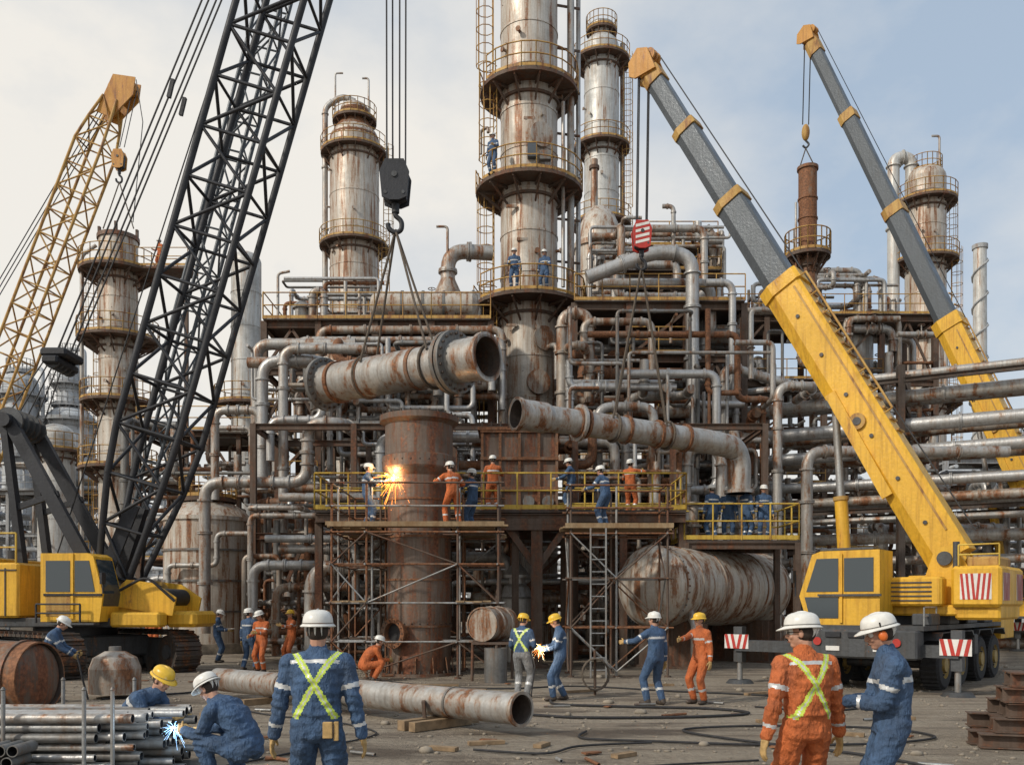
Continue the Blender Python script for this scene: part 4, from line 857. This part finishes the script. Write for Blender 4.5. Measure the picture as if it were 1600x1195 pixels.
# ---------------------------------------------------------------- people
def cap_(T,a,b_,r0,r1,n=10,flat=None):
    a=V(a);b_=V(b_);d=(b_-a); L=d.length; d=d.normalized() if L>1e-6 else V((0,0,1)); u,w=perp(d); prof=[]
    for k in range(5): t=-pi/2+k*pi/8; prof.append((max(.0005,r0*cos(t)),r0*sin(t)))
    for k in range(5): t=k*pi/8; prof.append((max(.0005,r1*cos(t)),L+r1*sin(t)))
    m=len(prof); vs=[a+d*t+(u*cos(2*pi*i/n)+w*sin(2*pi*i/n))*r for r,t in prof for i in range(n)]
    fs=[(i+(k-1)*n,(i+1)%n+(k-1)*n,(i+1)%n+k*n,i+k*n) for k in range(1,m) for i in range(n)]
    fs+=[tuple(range(n-1,-1,-1)),tuple(range((m-1)*n,m*n))]
    T.add(vs,fs,'x',True)
def remesh(T,vox,smooth=2):
    me=bpy.data.meshes.new('tmp'); me.from_pydata(T.v,[],T.f); o=bpy.data.objects.new('tmp',me); sc.collection.objects.link(o)
    m=o.modifiers.new('r','REMESH'); m.mode='VOXEL'; m.voxel_size=vox
    if smooth: s=o.modifiers.new('s','SMOOTH'); s.iterations=smooth; s.factor=.5
    dg=bpy.context.evaluated_depsgraph_get(); e=bpy.data.meshes.new_from_object(o.evaluated_get(dg))
    v32=np.empty(len(e.vertices)*3,dtype=np.float32); e.vertices.foreach_get('co',v32); vs=v32.astype(np.float64).reshape(-1,3)
    n32=np.empty(len(e.vertices)*3,dtype=np.float32); e.vertices.foreach_get('normal',n32); nn=n32.astype(np.float64).reshape(-1,3)
    fs=[tuple(p.vertices) for p in e.polygons]
    bpy.data.objects.remove(o); bpy.data.meshes.remove(me); bpy.data.meshes.remove(e)
    return vs,nn,fs
def ik(a,t,l1,l2,pole):
    a=V(a);t=V(t);d=t-a;L=d.length
    if L>(l1+l2)*.995: L=(l1+l2)*.995; t=a+d.normalized()*L
    d=d.normalized(); c=(l1*l1+L*L-l2*l2)/(2*l1*L); c=max(-1,min(1,c)); pole=V(pole); pp=pole-d*pole.dot(d)
    pp=pp.normalized() if pp.length>1e-5 else perp(d)[0]
    return a+d*l1*c+pp*l1*sqrt(1-c*c),t
def hand(b,W,d,side,curl,det,M):
    d=d.normalized(); pn=V((-side,0,0)); 
    if abs(pn.dot(d))>.8: pn=V((0,0,-1))
    pn=(pn-d*pn.dot(d)).normalized(); lat=d.cross(pn); 
    if lat.dot(V((0,1,.6)))<0: lat=-lat
    T=B(); g=1.12
    T.ell(W+d*.05,(.042*g,.019*g,.055),'x',(lat,pn,d),10,6); cap_(T,W-d*.05,W+d*.02,.036,.032)
    for i,(o,fl,) in enumerate(((.030,.9),(.010,1.0),(-.010,.95),(-.029,.78))):
        p=W+d*.092+lat*o-d*(.006 if i in(0,3) else 0); dd=(d+lat*o*2.5).normalized()
        for k,l in enumerate((.042,.027,.021)):
            c=curl*(.6,1,.8)[k]; dd=(dd*cos(c)+pn*sin(c)).normalized() if k==0 else (dd*cos(c)+((pn*dd.dot(d)-d*dd.dot(pn)).normalized())*sin(c)).normalized()
            q=p+dd*l*fl; cap_(T,p,q,(.0105-.0008*k)*g,(.0097-.0008*k)*g,7); p=q
    p=W+d*.03+lat*.036; dd=(d*.65+lat*.65+pn*.35).normalized(); q=p+dd*.042; cap_(T,p,q,.013*g,.0115*g,7); dd=(d*.9+lat*.15+pn*(.3+.4*curl)).normalized(); cap_(T,q,q+dd*.032,.0112*g,.0095*g,7)
    if det: vs,nn,fs=remesh(T,.0055,1); b.add([M@V(v) for v in vs],fs,'glove',True)
    else: b.add([M@V(v) for v in T.v],T.f,'glove',True)
def person(loc,yaw,suit,helm,det=0,s=.97,pants=None,x=False,muffs=False,glasses=False,P=(0,0,.93),Nk=None,fr=(.11,.0,.09),fl=(-.11,.02,.09),hr=(.30,.05,.83),hl=(-.30,.05,.83),look=(0,1,-.05),sy=0,kp=(0,1,.1),ep=(0,-1,-.3),curl=.35,toe=.15,hair=True,prop=None,bands=True,bend=.04,bulk=1.0):
    b=B(); P=V(P); Nk=V(Nk) if Nk else P+V((0,.03,.555)); M=LT(loc[0],loc[1],loc[2] if len(loc)>2 else 0,radians(yaw))@Matrix.Scale(s,4)
    mid=(P+Nk)/2; C=mid+V((0,-1,0))*bend*1.5+V((0,0,bend))
    bez=lambda t:P*(1-t)**2+C*2*t*(1-t)+Nk*t*t
    tan=lambda t:((C-P)*2*(1-t)+(Nk-C)*2*t).normalized()
    latP=V((1,0,0)); latS=V((cos(radians(sy)),sin(radians(sy)),0))
    T=B(); secs=[(-.17,.10,.085),(-.08,.165,.125),(.04,.18,.132),(.2,.172,.125),(.38,.168,.12),(.58,.188,.13),(.76,.205,.128),(.88,.185,.108),(.97,.11,.085),(1.03,.075,.07)]
    n=20;vs=[];fs=[]
    for k,(t,a,c) in enumerate(secs):
        a*=bulk; c*=bulk
        q=bez(max(0,t)) + (tan(0)*t*.56 if t<0 else V()); tt=tan(max(0,min(1,t))); l=latP.lerp(latS,max(0,min(1,t))); l=(l-tt*l.dot(tt)).normalized(); f=tt.cross(l)
        for i in range(n): an=2*pi*i/n; ca,sa=cos(an),sin(an); vs.append(q+l*a*(abs(ca)**.85)*(1 if ca>0 else -1)+f*c*(abs(sa)**.9)*(1 if sa>0 else -1))
        if k: fs+=[(i+(k-1)*n,(i+1)%n+(k-1)*n,(i+1)%n+k*n,i+k*n) for i in range(n)]
    fs+=[tuple(range(n-1,-1,-1)),tuple(range((len(secs)-1)*n,len(secs)*n))]; T.add(vs,fs,'x')
    tS=tan(.85); lS=(latS-tS*latS.dot(tS)).normalized(); segs=[]
    cap_(T,Nk-tan(1)*.03,Nk+tan(1)*.035,.078,.07,14)
    hands=[]
    for sd,h in((1,hr),(-1,hl)):
        S=bez(.84)+lS*.185*sd*bulk; epole=V(ep)+V((sd*.35,0,0)); E,Wr=ik(S,h,.30,.265,epole)
        cap_(T,bez(.86)+lS*.10*sd,S,.085,.078); cap_(T,S,S.lerp(E,.5),.077*bulk,.068*bulk); cap_(T,S.lerp(E,.5),E,.068*bulk,.06); cap_(T,E,E.lerp(Wr,.45),.061,.058); cap_(T,E.lerp(Wr,.45),E.lerp(Wr,.93),.058,.046)
        segs+=[('ua',S,E,.07),('fa',E,Wr,.055)]; hands.append((Wr,(Wr-E),sd))
    feet=[]
    for sd,ft in((1,fr),(-1,fl)):
        Hp=P+V((.095*sd,0,-.03)); K,A=ik(Hp,ft,.44,.43,V(kp)+V((sd*.25,0,0)))
        cap_(T,Hp,Hp.lerp(K,.5),.112,.098); cap_(T,Hp.lerp(K,.5),K,.098,.08); cap_(T,K,K.lerp(A,.4),.08,.08); cap_(T,K.lerp(A,.4),K.lerp(A,.92),.08,.07)
        segs+=[('th',Hp,K,.1),('sh',K,A,.075)]; feet.append((A,K,sd))
    vox=.010 if det else .022
    vs,nn,fs=remesh(T,vox,3 if det else 1)
    off=(loc[0]*7.3,loc[1]*3.1,0)
    if det:
        for i in range(len(vs)):
            p=V(vs[i]); q=V((p.x*7+off[0],p.y*7,p.z*11)); h=noise.noise(q)*.013+(1-abs(noise.noise(V((p.x*9+4,p.y*9+off[1],p.z*17))))*2)*.009-.004
            for sg in segs:
                e=sg[2] if sg[0] in('ua','th') else None
                if e is not None:
                    dd=(p-e).length
                    if dd<.16: h+=sin(p.z*105+p.x*30+off[0])*.006*(1-dd/.16)
            dw=abs((p-bez(.15)).dot(tan(.15)))
            if dw<.02 and (p-bez(.15)).length<.26: h-=.008
            vs[i]+=nn[i]*h
    Cn=np.array([vs[list(f)].mean(axis=0) for f in fs])
    best=np.full(len(Cn),9.);seg=np.full(len(Cn),-1);tp_=np.zeros(len(Cn))
    for k,(nm,a,c,r) in enumerate(segs):
        a=np.array(a);c=np.array(c);ab=c-a;t=np.clip(((Cn-a)@ab)/(ab@ab),0,1);dist=np.linalg.norm(Cn-(a+t[:,None]*ab),axis=1)/r
        m=dist<best; best[m]=dist[m];seg[m]=k;tp_[m]=t[m]
    ts=np.linspace(0,1,41); BZ=np.array([bez(t) for t in ts]); D=np.linalg.norm(Cn[:,None,:]-BZ[None],axis=2); ib=D.argmin(1); dtor=D.min(1)/.165
    faces={}
    for i,f in enumerate(fs):
        mt=suit; k=seg[i]; nm=segs[k][0]; t=tp_[i]
        torso=dtor[i]<best[i]*.98 or ib[i]>36
        tt=ts[ib[i]]
        if nm in('th','sh') and not (torso and tt>.12):
            mt=pants or suit
            if nm=='sh' and bands and .42<t<.53: mt='reflect'
        elif not torso:
            if bands and nm=='ua' and .52<t<.64: mt='reflect'
            if bands and nm=='fa' and .58<t<.68: mt='reflect'
        if (torso or (nm=='ua' and t<.12)) and x:
            q=V(Cn[i])-bez(tt); lat=latP.lerp(latS,tt); u=q.dot(lat); tg=tan(tt); lt=(lat-tg*lat.dot(tg)).normalized(); fw=q.dot(tg.cross(lt))
            if fw<0:
                k1=.15-(.95-tt)*.37
                if .13<tt: 
                    for kk in(k1,-k1):
                        dd=abs(u-kk)
                        if dd<.027: mt='hivis'
                        if dd<.006: mt='reflect'
            elif .1<abs(u)<.145 and tt>.13: mt='hivis'
        if bands and torso and not x and .60<tt<.67: mt='reflect'
        if x and bands and torso and .80<tt<.86 and mt==suit: mt='reflect'
        faces.setdefault(mt,[]).append(f)
    VV=[M@V(v) for v in vs]; o=len(b.v); b.v.extend([tuple(v) for v in VV])
    for mt,fl_ in faces.items():
        if mt not in b.mats: b.mats.append(mt)
        k=b.mats.index(mt)
        for f in fl_: b.f.append(tuple(i+o for i in f)); b.m.append(k); b.s.append(True)
    for W,dd,sd in hands: hand(b,W,dd,sd,curl,det,M)
    for A,K,sd in feet:
        T=B(); fd=V((sin(toe)*sd,cos(toe),0)); A=V(A)
        sx=V((fd.y,-fd.x,0)); T.ell(A+fd*.055-V((0,0,.045)),(.052,.145,.045),'x',(sx,fd,V((0,0,1))),12,8); T.ell(A+fd*.12-V((0,0,.045)),(.054,.075,.042),'x',(sx,fd,V((0,0,1))),12,8); cap_(T,A-fd*.02-V((0,0,.03)),A+(K-A).normalized()*.12,.056,.058)
        b.add([M@V(v) for v in T.v],T.f,'boot',True)
    lk=V(look).normalized(); hu=(V((0,0,1))*.75+tan(1)*.25); hu=(hu-lk*hu.dot(lk)).normalized(); hx=lk.cross(hu); Hc=Nk+hu*.165+lk*.012; axs=(hx,lk,hu)
    pt=lambda a,c,d:Hc+hx*a+lk*c+hu*d
    T=B(); T.ell(pt(0,-.012,.028),(.077,.096,.09),'x',axs); T.ell(pt(0,.022,-.03),(.063,.07,.085),'x',axs); T.ell(pt(0,.045,-.088),(.036,.04,.03),'x',axs); T.ell(pt(0,.0,-.065),(.062,.06,.045),'x',axs)
    T.ell(pt(0,.075,.028),(.05,.022,.012),'x',axs); 
    for k in(-1,1): T.ell(pt(.037*k,.066,-.03),(.025,.022,.022),'x',axs); T.ell(pt(.079*k,-.005,-.012),(.010,.02,.032),'x',axs)
    cap_(T,pt(0,.088,.012),pt(0,.108,-.026),.009,.014,8); T.ell(pt(0,.098,-.032),(.02,.015,.01),'x',axs); T.ell(pt(0,.085,-.06),(.027,.014,.013),'x',axs)
    cap_(T,Nk-hu*.02,pt(0,-.02,-.05),.062,.056)
    hv,hn,hf=remesh(T,.0065 if det else .011,1); b.add([M@V(v) for v in hv],hf,'skin',True)
    def E(c,r,mt,n=10,m=6):
        TT=B(); TT.ell(c,r,'x',axs,n,m); b.add([M@V(v) for v in TT.v],TT.f,mt,True)
    for k in(-1,1):
        E(pt(.031*k,.081,.004),(.014,.011,.008),'eye_white'); E(pt(.031*k,.0895,.004),(.006,.005,.006),'eye_dark'); E(pt(.032*k,.091,.022),(.019,.008,.004),'hair')
        E(pt(.031*k,.0825,.011),(.016,.011,.004),'skin')
    E(pt(0,.096,-.06),(.024,.007,.0035),'eye_dark'); E(pt(0,.096,-.066),(.02,.007,.005),'lip')
    if hair:
        T=B(); T.ell(pt(0,-.02,.005),(.083,.092,.088),'x',axs,18,14)
        fs2=[f for f in T.f if (lambda c:(c-Hc).dot(lk)<.02 and (c-Hc).dot(hu)>-.075)(sum((V(T.v[i]) for i in f),V())/len(f))]; b.add([M@V(v) for v in T.v],fs2,'hair',True)
    T=B(); ns=28; vs=[];fs=[]; hc=lambda a,c,d:pt(a,c-.008,.048+d)
    R=[(1,0),(.995,.25),(.96,.48),(.88,.68),(.74,.84),(.55,.94),(.3,.99),(.02,1.0)]
    for j,(rr,zz) in enumerate(R):
        for i in range(ns): a=2*pi*i/ns; vs.append(hc(.112*rr*cos(a),.134*rr*sin(a),.112*zz))
        if j: fs+=[(i+(j-1)*ns,(i+1)%ns+(j-1)*ns,(i+1)%ns+j*ns,i+j*ns) for i in range(ns)]
    T.add(vs,fs,'x'); vs=[]; fs=[]
    for j in range(4):
        for i in range(ns):
            a=2*pi*i/ns; fr_=max(0,sin(a))**2.5; ex=(.0,.018+.042*fr_,.018+.042*fr_,-.004)[j]; zz=(.006,-.008-.014*fr_,-.016-.014*fr_,-.008)[j]
            vs.append(hc((.112+ex)*cos(a),(.134+ex)*sin(a),zz))
        if j: fs+=[(i+(j-1)*ns,i+j*ns,(i+1)%ns+j*ns,(i+1)%ns+(j-1)*ns) for i in range(ns)]
    T.add(vs,fs,'x'); b.add([M@V(v) for v in T.v],T.f,helm,True)
    E(hc(0,0,.0),(.016,.127,.121),helm,16,14)
    for k in(-1,1): E(hc(.045*k,-.005,.0),(.008,.112,.110),helm,12,12)
    if det:
        T=B(); T.tube([hc(.114*cos(a),.136*sin(a),.012) for a in [2*pi*i/24 for i in range(24)]],.003,'x',5,bend=0,closed=True); b.add([M@V(v) for v in T.v],T.f,'steel_dark',True)
    if muffs:
        for k in(-1,1): E(pt(.092*k,-.005,-.015),(.024,.034,.042),'muff_orange',14,10)
        T=B(); T.tube([pt(.1,-.0,.02),pt(.118,0,.09)],.006,'x',6); T.tube([pt(-.1,-.0,.02),pt(-.118,0,.09)],.006,'x',6); b.add([M@V(v) for v in T.v],T.f,'eye_dark',True)
    if glasses:
        for k in(-1,1): E(pt(.033*k,.096,.003),(.021,.006,.013),'glass')
        T=B(); T.tube([pt(.055,.09,.006),pt(.08,.0,.004)],.003,'x',5); T.tube([pt(-.055,.09,.006),pt(-.08,.0,.004)],.003,'x',5); b.add([M@V(v) for v in T.v],T.f,'eye_dark',True)
    if prop:
        b.M=M
        for kind,*a in prop:
            if kind=='tube': b.tube(a[0],a[1],a[2],8,bend=.05)
            if kind=='box': b.box(a[0],a[1],a[2],.004)
        b.M=None
    b.done('worker')
bl,og='cloth_blue','cloth_orange'; hw,hy='helmet_white','helmet_yellow'
person((-1.5,6.9),3,bl,hw,1,1.03,x=True,bulk=1.06,hr=(.34,.04,.82),hl=(-.34,.05,.82),look=(.05,1,.0),prop=[('box',(.1,-.15,.93),(.07,.03,.12),'glove'),('box',(.16,-.135,.92),(.035,.03,.14),'glove')])
person((2.28,6.95),12,og,hw,1,1.02,x=True,bulk=1.04,look=(-.85,.55,-.05),hr=(.32,.06,.84),hl=(-.34,.0,.82),glasses=True)
person((2.96,7.0),78,bl,hw,1,1.02,muffs=True,bulk=1.05,look=(.0,1,-.25),hl=(-.10,.34,1.13),hr=(.06,.36,1.10),curl=.9,ep=(0,-.6,-1),prop=[('box',(-.04,.47,1.17),(.07,.02,.15),'eye_dark'),('tube',[(-.02,.47,1.24),(-.02,.47,1.31)],.006,'eye_dark')])
sq=dict(P=(0,-.16,.42),Nk=(0,.22,.86),kp=(0,1,.9),bend=.08)
person((-2.88,9.3),72,bl,hw,1,1.03,fr=(.2,.05,.09),fl=(-.15,.12,.09),hr=(.08,.56,.55),hl=(-.14,.50,.58),look=(0,1,-.6),curl=.9,ep=(0,-.5,-1),bands=False,bulk=1.05,prop=[('tube',[(.0,.6,.56),(.0,.74,.56)],.012,'eye_dark')],**sq)
person((-4.35,10.45),-105,bl,hy,1,1.03,fr=(.2,.05,.09),fl=(-.15,.12,.09),hr=(.1,.50,.6),hl=(-.10,.54,.58),look=(.1,1,-.5),curl=.9,ep=(0,-.5,-1),**sq)
person((-9.0,17.5),-75,bl,hw,P=(0,-.06,.92),Nk=(0,.12,1.44),hr=(.1,.42,.95),hl=(-.1,.45,1.0),look=(0,1,-.6),curl=.9,prop=[('tube',[(-.1,.5,1.0),(.1,.5,.95),(.15,.6,.5),(.1,.7,.05)],.02,'rubber')])
person((-9.7,29.5),-80,bl,hw,hr=(.15,.35,1.1),hl=(-.15,.38,1.1),look=(0,1,-.3),prop=[('box',(0,.45,1.15),(.3,.2,.02),'white_paint')])
person((-7.65,26),-25,bl,hw,s=1.0,hr=(.35,.42,1.25),look=(.5,1,.1),fr=(.14,.1,.09),fl=(-.1,-.12,.09))
person((-7.1,25.4),155,og,hw,hr=(.2,.3,1.05),hl=(-.1,.32,1.15),look=(.4,1,-.3),sy=10)
person((-6.9,28),130,og,hy,hl=(-.25,.45,1.3),hr=(.35,-.05,.98),look=(-.3,1,.1),fr=(.16,.1,.09))
person((-13.2,33),180,og,hy)
person((-3.55,22.3),-60,og,hw,fr=(.2,.05,.09),fl=(-.15,.12,.09),hr=(.1,.50,.55),hl=(-.10,.54,.52),look=(.1,1,-.3),curl=.9,ep=(0,-.5,-1),bands=False,**sq)
person((.2,18.3),-25,bl,hy,x=True,pants='cloth_grey',hr=(.2,.32,1.05),hl=(-.25,.25,.98),look=(.2,1,-.2),s=.96)
person((.95,17.8),95,bl,hy,hr=(.1,.36,1.1),hl=(-.08,.33,1.05),look=(0,1,-.35),curl=.9,s=.96,fr=(.12,-.12,.09),fl=(-.1,.15,.09),prop=[('tube',[(.0,.46,1.08),(-.02,.6,1.02),(-.02,.52,.7),(.0,.6,.1)],.015,'rubber')])
person((2.72,17),35,bl,hw,hl=(-.42,.42,1.22),hr=(.28,.02,.84),look=(-.3,1,0),s=.98,fr=(.14,-.05,.09),fl=(-.12,.1,.09))
person((3.62,17.2),125,og,hy,hr=(.02,.58,1.28),hl=(-.3,.05,.85),look=(.1,1,0),s=.97,fr=(.12,.06,.09))
person((-3.9,24.1,3.96),-88,bl,hw,hr=(.1,.50,1.28),hl=(-.08,.50,1.3),look=(0,1,-.05),curl=.9,fr=(.12,.15,.09),fl=(-.12,-.1,.09),prop=[('tube',[(0,.56,1.3),(.0,.78,1.33)],.015,'eye_dark')])
person((-1.55,23.5,3.96),25,og,hw,hr=(.32,.35,1.15),hl=(-.38,.4,1.25),look=(-.4,1,-.1),P=(0,0,.92),Nk=(-.04,.1,1.45),fr=(.17,-.05,.09),fl=(-.15,.12,.09))
person((-1.15,25.9,3.96),60,bl,hw,s=1.04,hl=(-.15,.5,1.3),hr=(.2,.35,1.2),look=(0,1,.1))
person((-.6,28.2,4.77),10,og,hw,hr=(.2,.4,1.35),hl=(-.25,.35,1.1),s=1.02)
person((1.85,28.2,4.77),70,bl,hw,hl=(-.3,.4,1.1),hr=(.25,.2,1.05),look=(0,1,-.2),prop=[('box',(0,.5,1.15),(.3,.2,.02),'white_paint')])
person((3.75,28.4,4.77),-30,og,hw,hr=(.3,.4,1.45),hl=(-.2,.4,1.3),look=(.1,1,.2))
person((2.5,24.2,3.96),50,bl,hw,hl=(-.3,.45,1.1),hr=(.1,.4,1.1),look=(-.2,1,-.2),P=(0,-.03,.92),Nk=(0,.1,1.45))
person((6.2,27.7,3.87),20,bl,hw); person((6.8,28.2,3.87),170,bl,hw,hr=(.2,.3,1.1)); person((7.25,27.8,3.87),-60,bl,hw,hl=(-.2,.35,1.1)); person((7.8,27.8,3.87),180,bl,hw,hr=(.2,.3,1.1))
person((.1,39.75,15.8),175,bl,hw,s=1.05,hr=(.2,.3,1.1)); person((1.45,39.9,15.8),160,bl,hw,s=1.05,hl=(-.2,.3,1.1)); person((-.85,40.3,21.2),150,bl,hw,s=1.05,hl=(-.25,.35,1.1))
person((-21.7,55.2,22.6),150,og,hw,s=1.0,hr=(.2,.35,1.1))

# ---------------------------------------------------------------- welding sparks
def sparks(name,c,R,n,mats,down=.2,core=.05,th=.0022):
    b=B(); c=V(c); rr=random.Random(int(c.x*100)); b.ell(c,(core,core,core),mats[0],n=10,m=8)
    for i in range(n):
        d=V((rr.gauss(0,1),rr.gauss(0,1),rr.gauss(0,1)-down)).normalized(); L=R*rr.uniform(.15,1)**1.6; g=V((0,0,-.35*L*L/R)); b.tube([c+d*core,c+d*L*.5+g*.25,c+d*L+g],th,mats[0] if L<R*.3 else rr.choice(mats[1:]),4,bend=0)
        if rr.random()<.4: b.ell(c+d*L*1.15+g*1.3,(th*2,th*2,th*2),mats[1],n=5,m=4)
    b.done(name)
sparks('welding_sparks',(-3.12,23.95,5.27),.68,220,['spark_white','spark_orange','spark_orange'],.3,.07,.004)
sparks('welding_sparks',(.55,17.75,1.05),.2,60,['spark_white','spark_white','spark_orange'],.3,.035,.0016)
sparks('welding_sparks',(-3.62,9.6,.58),.19,70,['spark_white','spark_blue','spark_blue'],.1,.018,.0010)
for c,e,col in(((-3.3,23.7,5.3),70,(1,.6,.28)),((.55,17.6,1.05),12,(1,.8,.6)),((-3.62,9.45,.62),6,(.6,.8,1))):
    l=bpy.data.lights.new('welding_arc_light','POINT'); l.energy=e; l.color=col; l.shadow_soft_size=.08; o=bpy.data.objects.new('welding_arc_light',l); o.location=c; sc.collection.objects.link(o)

# ---------------------------------------------------------------- sky + sun + camera
sv=V((-.66,-.52,.62)).normalized(); el=math.asin(sv.z); rot=math.atan2(sv.x,sv.y)
w=bpy.data.worlds.new('World'); sc.world=w; w.use_nodes=True; nt=w.node_tree; bg=nt.nodes['Background']
sky=N(nt,'ShaderNodeTexSky'); sky.sky_type='NISHITA'; sky.sun_disc=False; sky.sun_elevation=el; sky.sun_rotation=rot; sky.air_density=1.2; sky.dust_density=2.0; sky.ozone_density=1.5
tc=N(nt,'ShaderNodeTexCoord'); mp=N(nt,'ShaderNodeMapping'); mp.inputs['Scale'].default_value=(1.1,1.1,1.8); mp.inputs['Location'].default_value=(.35,.2,.1); nt.links.new(tc.outputs['Generated'],mp.inputs[0])
n=N(nt,'ShaderNodeTexNoise'); n.inputs['Scale'].default_value=1.9; n.inputs['Detail'].default_value=8; n.inputs['Roughness'].default_value=.55; nt.links.new(mp.outputs[0],n.inputs['Vector'])
sx=N(nt,'ShaderNodeSeparateXYZ'); nt.links.new(tc.outputs['Generated'],sx.inputs[0])
def mth(op,a,c):
    m=N(nt,'ShaderNodeMath',operation=op)
    for i,v in enumerate((a,c)):
        if hasattr(v,'links'): nt.links.new(v,m.inputs[i])
        else: m.inputs[i].default_value=v
    return m.outputs[0]
f=mth('ADD',n.outputs['Fac'],mth('MULTIPLY',sx.outputs['X'],-.20)); f=mth('ADD',f,mth('MULTIPLY',sx.outputs['Z'],-.28))
cl=ramp(nt,f,[(.20,.08),(.36,.55),(.50,1)])
blue=mix(nt,.7,sky.outputs[0],(3.7,4.7,5.9))
c=mix(nt,cl,blue,(7.2,6.95,6.5))
nt.links.new(c,bg.inputs['Color']); bg.inputs['Strength'].default_value=.122
l=bpy.data.lights.new('sun','SUN'); l.energy=2.6; l.angle=radians(3); l.color=(1,.92,.80); o=bpy.data.objects.new('sun',l); o.rotation_euler=sv.to_track_quat('Z','Y').to_euler(); sc.collection.objects.link(o)
cam=bpy.data.cameras.new('camera'); o=bpy.data.objects.new('camera',cam); o.location=(0,0,1.9); o.rotation_euler=(pi/2,0,0); cam.lens=31.5; cam.sensor_width=36; cam.shift_y=.217; cam.clip_end=3000; cam.clip_start=.1; sc.collection.objects.link(o); sc.camera=o
sc.view_settings.view_transform='Standard'; sc.view_settings.look='None'; sc.view_settings.exposure=0
print('FACES',sum(len(m.polygons) for m in bpy.data.meshes))
